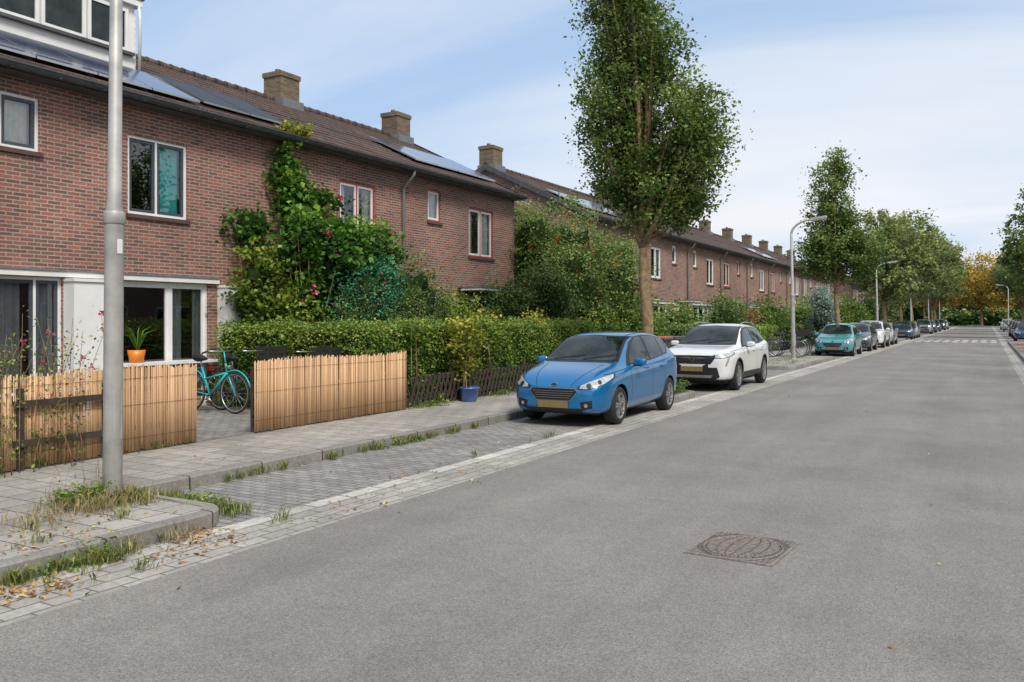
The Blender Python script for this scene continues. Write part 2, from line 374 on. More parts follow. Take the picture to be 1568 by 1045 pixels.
sheet('sidewalk_opposite',1.43,5.6,-30,69.9,.12,M_red); sheet('sidewalk_opposite',3.83,5.6,69.9,YE,.12,M_red)
sheet('garden_opposite',5.6,11,-30,YE,.10,M_grass_g)
mb=MB()
for i in range(9):
    x=-4.7+i*.62
    mb.face([(x,70,.004),(x+.36,70,.004),(x+.36,71.6,.004),(x,71.6,.004)])
    mb.face([(x,74.5,.004),(x+.36,74.5,.004),(x+.36,76,.004),(x,76,.004)])
mb.build('crosswalk_marking',[M_white])
M_iron=simple('cast_iron',(.24,.205,.18),.75,.1,var=.35,scale=30)
M_iron_d=simple('cast_iron_recess',(.11,.095,.085),.85,.1,var=.3,scale=30)
R=Matrix.Translation((-1.62,6.5,0))@Matrix.Rotation(math.radians(-4),4,'Z')
mb=MB()
for (x0,x1,y0,y1) in [(-.33,.33,-.38,-.36),(-.33,.33,.36,.38),(-.33,-.31,-.36,.36),(.31,.33,-.36,.36)]: mb.box(x0,x1,y0,y1,-.01,.012,0,M=R)
mb.box(-.31,.31,-.36,.36,-.01,.004,1,M=R)
for i in range(15):
    y=-.315+i*.042; hw=.265*math.sqrt(max(0,1-(y/.335)**2))
    if hw>.05:
        for k in range(6):
            x=-hw+k*hw/3; mb.box(x+.008,x+hw/3-.008,y,y+.026,.003,.013,0,M=R)
for sx in (-1,1):
    for sy in (-1,1):
        for k in range(4):
            for j in range(4-k): mb.box(sx*(.295-j*.035)-.012,sx*(.295-j*.035)+.012,sy*(.345-k*.04)-.012,sy*(.345-k*.04)+.012,.003,.012,0,M=R)
ring=[(R@Vector((.285*math.cos(t*math.pi/16),.345*math.sin(t*math.pi/16),.006))) for t in range(33)]
mb.tube(ring,.007,5); mb.build('manhole_cover',[M_iron,M_iron_d])
# ------------------------------------------------------------------ houses
Xf=-13.0; XR=-17.3; ZG=5.5; ZR=7.8; XB=-21.6
HM=[M_brick,M_white,M_grey,M_redp,M_sill,M_glass,M_curt_t,M_curt_w,M_curt_g,M_dark,M_lead,M_zinc,M_pipe]
def house(y0,y1,op,chim=None,ends=(0,0),panels=None,dormer=None,pillars=(),band=None,spout=None,flip=False,canopy=None,roof=None):
    e0=empty('brick_house')
    fx=(lambda x:x) if not flip else (lambda x:-x-2.0)
    def bx(m,x0,x1,*a,**k):
        a0,a1=fx(x0),fx(x1); m.box(min(a0,a1),max(a0,a1),*a,**k)
    w=MB(); ys=sorted({y0,y1,*[o['r'][0] for o in op],*[o['r'][1] for o in op]}); zs=sorted({0.0,ZG-.02,*[o['r'][2] for o in op],*[o['r'][3] for o in op]})
    for i in range(len(ys)-1):
        for j in range(len(zs)-1):
            cy=(ys[i]+ys[i+1])/2; cz=(zs[j]+zs[j+1])/2
            if any(o['r'][0]<cy<o['r'][1] and o['r'][2]<cz<o['r'][3] for o in op): continue
            w.face([(fx(Xf),ys[i],zs[j]),(fx(Xf),ys[i+1],zs[j]),(fx(Xf),ys[i+1],zs[j+1]),(fx(Xf),ys[i],zs[j+1])])
    for o in op:
        a,b,c,d=o['r']; D=.22
        w.face([(fx(Xf),a,c),(fx(Xf),a,d),(fx(Xf-D),a,d),(fx(Xf-D),a,c)]); w.face([(fx(Xf),b,c),(fx(Xf-D),b,c),(fx(Xf-D),b,d),(fx(Xf),b,d)])
        w.face([(fx(Xf),a,d),(fx(Xf),b,d),(fx(Xf-D),b,d),(fx(Xf-D),a,d)]); w.face([(fx(Xf),a,c),(fx(Xf-D),a,c),(fx(Xf-D),b,c),(fx(Xf),b,c)])
    w.face([(fx(XB),y0,0),(fx(XB),y0,ZG),(fx(XB),y1,ZG),(fx(XB),y1,0)])
    for k,yy in ((0,y0),(1,y1)):
        s=.12 if k==0 else -.12
        if ends[k]: w.face([(fx(Xf),yy,0),(fx(Xf),yy,ZG-.02),(fx(XR),yy,ZR-.1),(fx(XB),yy,ZG-.02),(fx(XB),yy,0)])
        else: w.face([(fx(Xf-.25),yy+s,0),(fx(Xf-.25),yy+s,ZG-.1),(fx(XB),yy+s,ZG-.1),(fx(XB),yy+s,0)],9)
    f=MB()
    f.face([(fx(Xf-.3),y0+.13,2.62),(fx(Xf-.3),y1-.13,2.62),(fx(XB),y1-.13,2.62),(fx(XB),y0+.13,2.62)],9)
    f.face([(fx(Xf-3.5),y0+.13,.1),(fx(Xf-3.5),y1-.13,.1),(fx(Xf-3.5),y1-.13,5.3),(fx(Xf-3.5),y0+.13,5.3)],9)
    for o in op:
        a,b,c,d=o['r']; m0=o.get('o',1); m1=o.get('s',1); F=.05; xo,xi=Xf-.03,Xf-.10
        bx(f,xi,xo,a,b,d-F,d,m0); bx(f,xi,xo,a,b,c,c+F,m0); bx(f,xi,xo,a,a+F,c+F,d-F,m0); bx(f,xi,xo,b-F,b,c+F,d-F,m0)
        if c>.3: bx(f,Xf-.2,Xf+.05,a-.04,b+.04,c-.07,c-.002,4)
        if o.get('k')=='door':
            bx(f,xi-.02,xo-.03,a+F,b-F,c+F,d-.42,3); bx(f,xi,xo-.01,a+F,b-F,d-.42,d-.36,m0)
            f.face([(fx(xi),a+F,d-.36),(fx(xi),b-F,d-.36),(fx(xi),b-F,d-F),(fx(xi),a+F,d-F)],5)
            continue
        divs=[a+F]+[a+(b-a)*q for q in (o.get('d') or ())]+[b-F]
        for i in range(len(divs)-1):
            p,q=divs[i]+(0 if i==0 else .02),divs[i+1]-(0 if i==len(divs)-2 else .02)
            if i>0: bx(f,xi,xo-.005,p-.04,p,c+F,d-F,m0)
            g=.055
            bx(f,xi+.01,xo-.015,p,q,d-F-g,d-F,m1); bx(f,xi+.01,xo-.015,p,q,c+F,c+F+g,m1)
            bx(f,xi+.01,xo-.015,p,p+g,c+F+g,d-F-g,m1); bx(f,xi+.01,xo-.015,q-g,q,c+F+g,d-F-g,m1)
            f.face([(fx(xi+.03),p+g,c+F+g),(fx(xi+.03),q-g,c+F+g),(fx(xi+.03),q-g,d-F-g),(fx(xi+.03),p+g,d-F-g)],5)
        for (q0,q1,mi) in (o.get('c') or ()):
            ya,yb=a+(b-a)*q0,a+(b-a)*q1; n=max(6,int((yb-ya)/.04))
            for i in range(n):
                t0,t1=ya+(yb-ya)*i/n,ya+(yb-ya)*(i+1)/n
                o0=.02*math.sin(i*1.7); o1=.02*math.sin((i+1)*1.7)
                f.face([(fx(Xf-.16+o0),t0,c+.02),(fx(Xf-.16+o1),t1,c+.02),(fx(Xf-.16+o1),t1,d),(fx(Xf-.16+o0),t0,d)],mi)
    for (a,b,top,pr) in pillars: bx(f,Xf+.002,Xf+pr,a,b,.1,top,1); bx(f,Xf+.002,Xf+pr+.03,a-.02,b+.02,top,top+.05,1)
    if band: bx(f,Xf+.002,Xf+.09,band[0],band[1],2.41,2.50,1); bx(f,Xf+.002,Xf+.11,band[0],band[1],2.50,2.525,10)
    if canopy: bx(f,Xf+.12,Xf+.85,canopy[0],canopy[1],2.53,2.60,1); bx(f,Xf+.002,Xf+.88,canopy[0]-.02,canopy[1]+.02,2.60,2.63,10)
    bx(f,Xf+.003,Xf+.34,y0,y1,ZG-.06,ZG-.03,11)
    n=8
    for i in range(n):
        a0=math.pi+math.pi*i/n; a1=math.pi+math.pi*(i+1)/n; r=.085; cx=Xf+.40; cz=ZG+.045
        f.face([(fx(cx+r*math.cos(a0)),y0,cz+r*math.sin(a0)),(fx(cx+r*math.cos(a1)),y0,cz+r*math.sin(a1)),(fx(cx+r*math.cos(a1)),y1,cz+r*math.sin(a1)),(fx(cx+r*math.cos(a0)),y1,cz+r*math.sin(a0))],11)
    bx(f,Xf+.475,Xf+.50,y0,y1,ZG+.035,ZG+.06,11)
    k=y0+.3
    while k<y1: bx(f,Xf+.30,Xf+.495,k,k+.03,ZG-.047,ZG-.035,11); k+=.75
    if spout:
        f.tube([(fx(Xf+.4),spout,ZG-.02),(fx(Xf+.38),spout,ZG-.14),(fx(Xf+.1),spout,ZG-.38),(fx(Xf+.06),spout,ZG-.5),(fx(Xf+.06),spout,.1)],.04,8,12)
    w.build('walls',HM,e0); f.build('windows_and_trim',HM,e0)
    r=MB(); nC=14
    ya=y0-(.12 if ends[0] else 0); yb=y1+(.12 if ends[1] else 0)
    for sgn in (0,1):
        for i in range(nC):
            xa=Xf+.3+(XR-Xf-.3)*i/nC; xb=Xf+.3+(XR-Xf-.3)*(i+1)/nC
            za=ZG+.06+(ZR-ZG-.06)*i/nC; zb=ZG+.06+(ZR-ZG-.06)*(i+1)/nC
            if sgn: xa,xb=2*XR-xa,2*XR-xb
            r.face([(fx(xa),ya,za+.03),(fx(xa),yb,za+.03),(fx(xb),yb,zb),(fx(xb),ya,zb)],0)
            r.face([(fx(xa),ya,za-.002),(fx(xa),yb,za-.002),(fx(xa),yb,za+.03),(fx(xa),ya,za+.03)],0)
        for k,yy in ((0,ya),(1,yb)):
            if ends[k]:
                xs,xe=(Xf+.32,XR) if not sgn else (2*XR-Xf-.32,XR)
                yy2=yy+(-.03 if k==0 else .03); t=(.08 if k==0 else -.08)
                r.face([(fx(xs),yy2,ZG-.1),(fx(xe),yy2,ZR-.16),(fx(xe),yy2,ZR+.05),(fx(xs),yy2,ZG+.10)],2)
                r.face([(fx(xs),yy2,ZG+.10),(fx(xe),yy2,ZR+.05),(fx(xe),yy+t,ZR+.05),(fx(xs),yy+t,ZG+.10)],0)
                r.face([(fx(xs),yy2,ZG-.1),(fx(xe),yy2,ZR-.16),(fx(xe),yy+1.5*t,ZR-.16),(fx(xs),yy+1.5*t,ZG-.1)],1)
    y=ya
    while y<yb-.1:
        r.tube([(fx(XR),y,ZR+.0),(fx(XR),min(y+.36,yb),ZR+.0)],[.125,.10],8,0); y+=.34
    r.build('roof',[roof or M_roof,M_white,M_zinc],e0)
    if chim is not None:
        c=MB(); bx(c,XR-.35,XR+.30,chim-.36,chim+.36,ZR-.4,ZR+.66,0); bx(c,XR-.38,XR+.33,chim-.39,chim+.39,ZR+.66,ZR+.79,0)
        bx(c,XR-.30,XR+.25,chim-.3,chim+.3,ZR+.79,ZR+.82,0); c.tube([(fx(XR-.05),chim-.12,ZR+.82),(fx(XR-.05),chim-.12,ZR+.92)],.08,8,0)
        bx(c,XR-.40,XR+.42,chim-.41,chim+.41,ZR-.22,ZR+.03,1); c.build('chimney',[M_brick_y,M_lead],e0)
    def onroof(x,h): return ZG+.06+(ZR-ZG-.06)*(Xf+.3-x)/(Xf+.3-XR)+h
    if panels:
        p=MB()
        for (ya_,yb_,x0,x1,n,m,mi) in panels:
            for i in range(n):
                for j in range(m):
                    a=ya_+(yb_-ya_)*i/n+.012; b=ya_+(yb_-ya_)*(i+1)/n-.012
                    c0=x0+(x1-x0)*j/m-.012; c1=x0+(x1-x0)*(j+1)/m+.012
                    h=.13; T=[(fx(c0),a,onroof(c0,h)),(fx(c0),b,onroof(c0,h)),(fx(c1),b,onroof(c1,h)),(fx(c1),a,onroof(c1,h))]
                    p.face(T,mi); Bq=[(q[0],q[1],q[2]-.04) for q in T]
                    for k in range(4): p.face([T[k],T[(k+1)%4],Bq[(k+1)%4],Bq[k]],2)
                    u=Vector(T[1])-Vector(T[0]); v=Vector(T[3])-Vector(T[0])
                    for (s0,s1,r0,r1) in ((0,1,0,.012),(0,1,.988,1),(0,.016,.012,.988),(.984,1,.012,.988)):
                        O=Vector(T[0])+Vector((0,0,.003)); p.face([O+u*s0+v*r0,O+u*s1+v*r0,O+u*s1+v*r1,O+u*s0+v*r1],2 if mi==0 else 1)
        p.build('solar_panels',[M_solar,M_solar_b,M_alu],e0)
    if dormer:
        d=MB(); a,b=dormer; xd=-15.1; zt=8.08; z0=onroof(xd,-.05)
        d.box(-17.6,xd,a,b,z0,zt-.02,0)
        d.box(-17.6,xd+.12,a-.1,b+.1,zt-.02,zt+.12,0); d.box(-17.6,xd+.15,a-.13,b+.13,zt+.12,zt+.17,2)
        for i in range(9):
            zz=z0+.02+i*.155
            if zz+.15<zt: d.box(-17.3,xd+.012,b+.002,b+.022,zz,zz+.14,0)
        n=5
        for i in range(n):
            p=a+.55+(b-a-.7)*i/n; q=a+.55+(b-a-.7)*(i+1)/n
            zl,zh=z0+.42,zt-.12
            for (s0,s1,t0,t1) in ((p+.02,q-.02,zl,zl+.07),(p+.02,q-.02,zh-.07,zh),(p+.02,p+.09,zl+.07,zh-.07),(q-.09,q-.02,zl+.07,zh-.07)): d.box(xd+.002,xd+.05,s0,s1,t0,t1,0)
            d.box(xd+.002,xd+.02,p+.09,q-.09,zl+.07,zh-.07,3)
        d.box(xd+.002,xd+.10,a+.5,b-.05,z0+.36,z0+.42,2)
        d.tube([(xd+.1,b+.03,zt),(xd+.1,b+.06,zt-.3),(xd+.08,b+.06,z0+.05)],.03,6,0)
        d.build('dormer',[M_white,M_grey,M_zinc,M_cglass,M_lead],e0)
    return e0
def W(ya,yb,za,zb,**kw): return dict(r=(ya,yb,za,zb),**kw)
house(-6.5,-.3,[W(-3.6,-2.3,3.57,4.95,d=(.5,)),W(-5.5,-4.9,4.35,5.2),W(-5,-1.5,.5,2.4,d=(.5,))],ends=(1,0),chim=-.3)
house(-.3,5.5,[W(1.6,2.9,3.57,4.95,d=(.5,)),W(4.1,4.7,4.35,5.2),W(.5,3.4,.5,2.4,d=(.5,)),W(4,4.95,.12,2.4,k='door')],chim=5.3)
house(5.5,11.55,[W(7.4,8.02,4.35,5.2,o=1,s=2,c=[(0,1,7)]),W(9.6,10.85,3.57,4.95,d=(.48,),o=1,s=2,c=[(.62,.92,6)]),
  W(6.0,8.40,.55,2.40,d=(.3,.82),s=2,c=[(.5,.75,8),(.84,1,8)]),W(8.98,11.33,.55,2.40,d=(.64,),c=[(.70,.80,8),(.9,1,8)])],
  panels=[(7.0,11.3,-13.15,-14.75,4,1,0)],dormer=(6.0,11.3),pillars=[(8.42,8.96,2.34,.28)],band=(5.6,11.54))
house(11.55,17.4,[W(15.12,16.43,3.53,4.95,d=(.5,),o=3,s=1,c=[(0,.25,7),(.75,1,7)]),W(13.05,13.95,.12,2.4,k='door'),W(14.05,16.6,.55,2.4,d=(.35,.7),c=[(0,.2,7)])],
  chim=17.7,panels=[(11.5,13.9,-13.3,-14.9,2,1,1)],pillars=[(11.56,11.9,2.34,.28)])
house(17.4,23.4,[W(18.65,19.27,4.35,5.2,o=3,s=1,c=[(0,1,7)]),W(20.71,22.08,3.53,4.95,d=(.5,),o=3,s=1,c=[(0,.3,7),(.65,1,7)]),W(18.0,20.0,.55,2.4,d=(.5,)),W(21.2,22.1,.12,2.4,k='door'),W(20.1,21.1,.55,2.4)],
  chim=23.0,ends=(0,1),panels=[(18.8,23.1,-13.5,-15.1,4,1,0)],spout=17.5,canopy=(20.1,22.3))
y=28.9
for i in range(10):
    oc=[3,1,1,3,1,3,1,1,3,1][i]; a=y
    if i%2: up=[W(a+1.0,a+2.3,3.55,4.95,d=(.5,),o=oc,s=1,c=[(0,.3,7),(.7,1,7)]),W(a+3.9,a+4.5,4.35,5.2,o=oc)]
    else: up=[W(a+1.2,a+1.8,4.35,5.2,o=oc,c=[(0,1,7)]),W(a+3.6,a+4.9,3.55,4.95,d=(.5,),o=oc,s=1,c=[(0,1,7)] if i%3==0 else None)]
    dn=[W(a+1.3,a+3.9,.55,2.4,d=(.35,.7),c=[(0,.15,7),(.85,1,7)]),W(a+4.5,a+5.4,.12,2.4,k='door')]
    house(a,a+6,up+dn,chim=a+5.9 if i else a+.35,ends=(i==0,i==9),panels=[(a+.6,a+5.2,-13.4,-15.0,5,1,0)] if i in (0,5) else None,spout=a+.15,canopy=(a+4.2,a+5.7),pillars=[(a+4.1,a+4.4,2.34,.2)],band=(a+1.1,a+5.8))
    y+=6
for i in range(4):
    a=100+i*6; house(a,a+6,[W(a+1,a+2.3,3.55,4.95,d=(.5,)),W(a+1,a+4,.5,2.4,d=(.5,)),W(a+3.8,a+5,3.55,4.95)],chim=a+5.9,ends=(i==0,i==3),roof=M_roof_r)
for i in range(8):
    a=-14+i*6; house(a,a+6,[W(a+1,a+2.3,3.55,4.95,d=(.5,)),W(a+1,a+4,.5,2.4,d=(.5,)),W(a+3.8,a+5,3.55,4.95),W(a+4.5,a+5.4,.12,2.4,k='door')],chim=a+5.9,ends=(i==0,i==7),flip=True)
mb=MB(); mb.revolve([(.0,.0),(.11,0),(.15,.22),(.12,.22)],(-12.80,9.62,.98),'z',14,0)
mb.box(-12.995,-12.62,9.0,11.3,.93,.98,2)
for yy in (9.1,10.1,11.15): mb.box(-12.98,-12.9,yy,yy+.06,.1,.93,2)
for k in range(34):
    a=random.uniform(0,6.28); l=random.uniform(.35,.6); q=random.uniform(.3,.9)
    d=Vector((math.cos(a)*.35,math.sin(a),0)); c=Vector((-12.78,9.62,1.19)); s=Vector((-d.y,d.x,0))*.02
    p1=c+d*l*q*.4+Vector((0,0,l*.6)); p2=c+d*l*q+Vector((0,0,l*.75))
    mb.face([c-s,c+s,p1+s,p1-s],1,.6); mb.face([p1-s,p1+s,p2],1,.7)
mb.build('potted_plant',[simple('orange_pot',(.75,.22,.02),.4),ML_vine,M_white])
# ------------------------------------------------------------------ fences
def reed_fence(y0,y1,x,name,rails=False):
    mb=MB(); y=y0
    while y<y1:
        r=random.uniform(.006,.010); h=1.03+random.uniform(-.035,.02)+.02*math.sin(y*2.1); t=random.random()
        lx=random.uniform(-.006,.006); zc=.13+random.uniform(0,.03)
        mb.tube([(x+lx,y,zc),(x+lx+random.uniform(-.01,.01),y+random.uniform(-.008,.008),.12+h)],r,5,0,t); y+=r*1.75
    for z in (.3,.7,1.02): mb.tube([(x+.012,y0,z),(x+.012,y1,z)],.002,4,1)
    for k in range(int((y1-y0)/1.2)+2):
        yy=min(y0+.03+k*1.2,y1-.03); mb.box(x-.085,x-.052,yy-.03,yy+.03,.0,1.05,1)
    for z in (.38,.85): mb.box(x-.05,x-.022,y0,y1,z,z+.07,1)
    if rails:
        for z in (.38,.80): mb.box(x+.05,x+.08,y0+.15,y0+1.35,z,z+.07,1)
        for yy in (y0+.2,y0+1.2): mb.box(x+.02,x+.048,yy,yy+.07,0,1.0,1)
    return mb.build(name,[M_reed,M_wood_d])
reed_fence(5.1,7.67,-9.02,'bamboo_fence',True); reed_fence(8.69,12.28,-9.02,'bamboo_fence')
mb=MB()
for i in range(40):
    y=12.45+i*.15
    mb.box(-9.12,-9.105,-.018,.018,0,.62,0,M=Matrix.Translation((0,y,.12))@Matrix.Rotation(math.radians(24),4,'X'))
    mb.box(-9.095,-9.08,-.018,.018,0,.62,0,M=Matrix.Translation((0,y,.12))@Matrix.Rotation(math.radians(-24),4,'X'))
for z in (.25,.6): mb.box(-9.145,-9.121,12.4,18.5,z,z+.05,0)
for k in range(5): mb.box(-9.19,-9.147,12.4+k*1.5,12.46+k*1.5,0,.85,0)
mb.build('trellis_fence',[M_wood_d])
# ------------------------------------------------------------------ hedges
def hedge(name,x0,x1,y0,y1,h,dens,size,mat,rough=.10):
    e0=empty(name); zb=.1
    faces=[((x0,y0,zb),(0,y1-y0,0),(0,0,h)),((x1,y0,zb),(0,y1-y0,0),(0,0,h)),((x0,y0,zb),(x1-x0,0,0),(0,0,h)),((x0,y1,zb),(x1-x0,0,0),(0,0,h)),((x0,y0,zb+h),(x1-x0,0,0),(0,y1-y0,0))]
    P=[];T=[]
    for o,u,v in faces:
        o,u,v=map(np.array,(o,u,v)); A=np.linalg.norm(u)*np.linalg.norm(v); n=int(A*dens)
        a,b=RS.uniform(0,1,n),RS.uniform(0,1,n); p=o+a[:,None]*u+b[:,None]*v
        wob=rough*(np.sin(p[:,1]*3.1+p[:,2]*2)+np.sin(p[:,0]*4+p[:,1]*7.3)*.6)[:,None]
        nn=np.cross(u,v).astype(float); nn/=np.linalg.norm(nn); p=p+nn*wob*.5+RS.normal(size=(n,3))*.055
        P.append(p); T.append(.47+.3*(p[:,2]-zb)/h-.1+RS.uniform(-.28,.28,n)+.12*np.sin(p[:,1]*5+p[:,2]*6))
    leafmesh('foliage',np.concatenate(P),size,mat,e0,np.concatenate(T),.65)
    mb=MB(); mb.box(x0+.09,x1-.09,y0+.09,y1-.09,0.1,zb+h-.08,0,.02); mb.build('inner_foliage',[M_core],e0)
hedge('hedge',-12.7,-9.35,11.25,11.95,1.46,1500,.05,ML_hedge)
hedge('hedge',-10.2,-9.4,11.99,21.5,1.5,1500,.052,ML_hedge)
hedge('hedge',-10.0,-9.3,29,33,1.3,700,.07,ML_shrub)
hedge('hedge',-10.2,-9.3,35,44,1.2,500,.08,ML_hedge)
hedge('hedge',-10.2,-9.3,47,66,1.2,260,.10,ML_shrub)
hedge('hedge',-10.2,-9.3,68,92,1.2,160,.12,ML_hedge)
# ------------------------------------------------------------------ shrubs
bush('climbing_vine',[(-12.85,13.25,4.9,.12,.32,.75),(-12.75,13.45,4.25,.22,.55,.5),(-12.35,13.4,3.45,.6,1.15,.6),(-12.0,14.6,3.1,.8,1.1,.85),(-12.75,12.3,3.6,.18,.6,.38),(-12.3,15.0,2.3,.7,1.0,.8),(-12.4,13.6,2.3,.5,.8,.8),(-12.75,14.2,4.35,.15,.5,.25)],310,62,.31,.115,ML_vine,True,extra=(ML_pink,.0022,.10,9),aspect=.85,clip=-12.98)
bush('climbing_vine',[(-12.72,13.35,5.68,.22,.40,.08)],14,26,.2,.10,ML_yel,False,aspect=.85,stems=False)
bush('grape_shrub',[(-12.45,12.1,2.3,.4,.6,.95),(-12.2,12.5,1.6,.5,.7,.8)],130,60,.3,.09,ML_yg,True,aspect=.8,clip=-12.98)
bush('netted_shrub',[(-11.3,14.1,2.25,.55,.8,.75),(-11.1,13.7,1.7,.5,.6,.6)],80,70,.34,.06,ML_teal,True)
bush('garden_shrub',[(-11.3,15.6,2.15,.8,.95,1.1),(-11.0,14.8,1.6,.6,.9,.8),(-11.1,13.6,1.5,.6,.6,.8)],220,75,.32,.055,ML_shrub,True)
bush('garden_shrub',[(-11.2,17.2,1.4,.6,.9,.9),(-11.8,18.6,1.6,.7,.9,.9)],130,60,.32,.07,ML_yg,True)
bush('garden_shrub',[(-11.5,20.4,1.9,.8,.9,1.0),(-10.9,21.8,2.2,.8,.9,1.35)],190,60,.34,.075,ML_shrub,True)
bush('rowan_shrub',[(-11.6,24.0,2.6,1.6,1.5,1.9),(-12.4,25.8,3.5,1.7,1.5,2.4),(-10.8,26.0,2.4,1.3,1.6,1.9),(-11.3,27.4,3.3,1.3,1.3,1.8),(-13.8,25.6,3.6,1.4,1.6,2.3),(-12.6,23.9,4.2,.9,.9,1.3)],820,64,.42,.095,ML_tree,True,extra=(ML_berry,.005,.06,9))
bush('garden_shrub',[(-9.9,23.2,1.1,.6,1.4,.9),(-9.8,26,1.2,.6,1.8,1.0)],150,60,.34,.08,ML_hedge,True)
bush('yellow_shrub',[(-9.0,14.15,1.35,.35,.42,.48),(-8.98,14.1,.85,.22,.26,.3)],60,28,.2,.085,ML_yel,False)
bush('garden_shrub',[(-9.7,16.2,1.5,.35,.5,.35),(-9.7,18.6,1.55,.3,.6,.3)],50,35,.25,.07,ML_yel,False)
bush('garden_shrub',[(-9.3,13.0,1.5,.15,.3,.35),(-9.3,15.6,1.4,.12,.3,.45)],20,30,.2,.07,ML_yg,False)
mb=MB(); mb.revolve([(0,0),(.13,0),(.15,.03),(.19,.25),(.205,.25),(.205,.285),(.17,.285),(.165,.24),(0,.23)],(-8.84,14.1,.12),'z',24,0); mb.build('plant_pot',[simple('blue_glaze',(.05,.13,.36),.3,coat=.4)])
for (x,yv,zc,rx,ry,rz,m) in [(-11.5,31,1.1,.8,1.5,1.1,ML_shrub),(-11.3,34.5,1.2,.9,1.4,1.2,ML_hedge),(-10.5,38.5,1.4,.9,1.6,1.4,ML_shrub),(-11.2,42,1.5,1,1.3,1.6,ML_shrub),(-10.4,46,1.2,.9,1.6,1.2,ML_hedge),(-11,50,1.6,1.1,1.8,1.5,ML_yg),(-10,55,1.5,1,2,1.5,ML_hedge),(-10.6,61,1.5,1.2,2.2,1.6,ML_shrub),(-10,68,1.7,1.2,2.5,1.8,ML_yg),(-10,76,1.8,1.4,3,1.9,ML_hedge),(-10,85,2,1.5,3.5,2.0,ML_shrub),(-10,95,2.4,2.2,4,2.6,ML_far)]:
    bush('garden_shrub',[(x,yv,zc,rx,ry,rz),(x+.3,yv+ry*.7,zc*.8,rx*.7,ry*.6,rz*.8)],120,40,.4+yv*.004,.08+yv*.0012,m,True)
bush('conifer_shrub',[(-8.4,52,1.9,.8,.9,1.9)],120,40,.4,.13,leafmat('blue_conifer',[(0,(.06,.09,.07)),(1,(.25,.33,.27))]),True)
bush('red_shrub',[(-10.2,41.2,1.2,.6,.8,.9)],70,40,.35,.12,leafmat('red_leaves',[(0,(.07,.02,.015)),(1,(.3,.09,.06))]),True)
e0=empty('rose_bush'); mb=MB(); fl=[];lv=[]
for k in range(75):
    b=Vector((random.uniform(-9.7,-8.75),random.uniform(4.6,6.5),.12)); h=random.uniform(.5,1.75); d=Vector((random.uniform(-.3,.35),random.uniform(-.3,.3),0))
    pts=[b+d*(t*t)+Vector((0,0,h*t)) for t in (0,.25,.5,.75,1)]
    mb.tube(pts,[.006,.005,.004,.003,.002],5)
    for j in range(40):
        t=random.uniform(.1,1); p=b+d*t*t+Vector((0,0,h*t)); lv.append(p+Vector((random.gauss(0,.07),random.gauss(0,.07),random.gauss(0,.04))))
    if k%5==0: fl+= [pts[-1]+Vector((random.gauss(0,.02),random.gauss(0,.02),random.gauss(0,.02))) for _ in range(8)]
mb.build('stems',[M_bark],e0); leafmesh('foliage',[tuple(p) for p in lv],.042,ML_yg,e0); leafmesh('blooms',[tuple(p) for p in fl],.045,ML_pink,e0,None,.9)
# ------------------------------------------------------------------ trees
tree('street_tree',-6.7,18.1,[(-.60,.2,6.3,1.0,1.2,2.1),(-.60,.0,9.3,.95,1.0,2.4),(.85,.6,5.8,.90,1.1,1.65),(.30,.3,4.35,.85,.95,.65),(-.50,.2,4.9,.85,.8,.9),(.80,.5,4.6,.7,.8,.8),(-.1,0,11.4,.7,.7,1.0),(.15,.2,7.7,.75,.9,1.0)],960,80,.35,.090,ML_tree,.14,3.3,11.2,(.0,.2),nb=180,limbs=9)
tree('street_tree',-6.7,46.0,[(-.3,0,7.3,1.1,1.2,2.9),(.6,.4,5.4,1.8,1.6,1.9),(-.7,-.3,5.0,1.4,1.3,1.3),(.1,0,9.4,.6,.6,1.1)],420,58,.45,.15,ML_tree,.14,3.0,10,nb=60)
for (x,yy,h,m,w) in [(-6.8,70,10.5,ML_far,2.3),(-6.8,84,11.5,ML_far,2.8),(-6.8,97,13.5,ML_far,3.4),(-6.5,112,14,ML_far,3.6),(-6.5,128,14,ML_tree,3.8),(-7,146,15,ML_far,4.2),(4.1,84,13.5,ML_tree,2.9),(4.8,104,14,ML_far,3.2),(5.2,122,13,ML_tree,3),(5,142,14,ML_far,4)]:
    tree('street_tree',x,yy,[(RS.uniform(-.3,.3),0,h*.62,w,w,h*.33),(.5,-.3,h*.48,w*1.1,w,h*.19),(-.4,.3,h*.78,w*.6,w*.6,h*.2),(w*.6,0,h*.62,w*.55,w*.5,h*.16),(-w*.6,0,h*.56,w*.55,w*.5,h*.17)],220,45,w*.22,.15+yy*.0016,m,.16,3.0,h*.93,nb=30,shell=.55)
for (x,yy,h,w,m) in [(-1.0,205,17,6,ML_aut),(-9,190,17,6,ML_aut),(6,190,16,6,ML_aut),(-17,175,15,5,ML_far)]:
    tree('autumn_tree',x,yy,[(0,0,h*.6,w,w,h*.36),(w*.5,0,h*.45,w*.7,w*.7,h*.25),(-w*.5,0,h*.5,w*.7,w*.7,h*.25)],280,45,1.3,.5,m,.3,3.5,h*.9,nb=20)
e0=empty('distant_trees'); EL=[(x+RS.uniform(-5,5),y0_+RS.uniform(-15,15),5.5,7,7,6.5+RS.uniform(-1,3)) for x,y0_ in [(-75,200),(-62,190),(-50,180),(-38,175),(-28,185),(-16,232),(-4,247),(8,242),(22,225),(36,200),(50,200),(-90,210),(-110,220)]]+[(x,226,1.6,6,3,2.6) for x in (-18,-8,2,12,22)]
P,T,CC=cloud(EL,900,45,2.0,.5); P[:,2]=np.maximum(P[:,2],.2); leafmesh('foliage',P,.9,ML_far,e0,T); core('inner_foliage',EL,e0,.8)
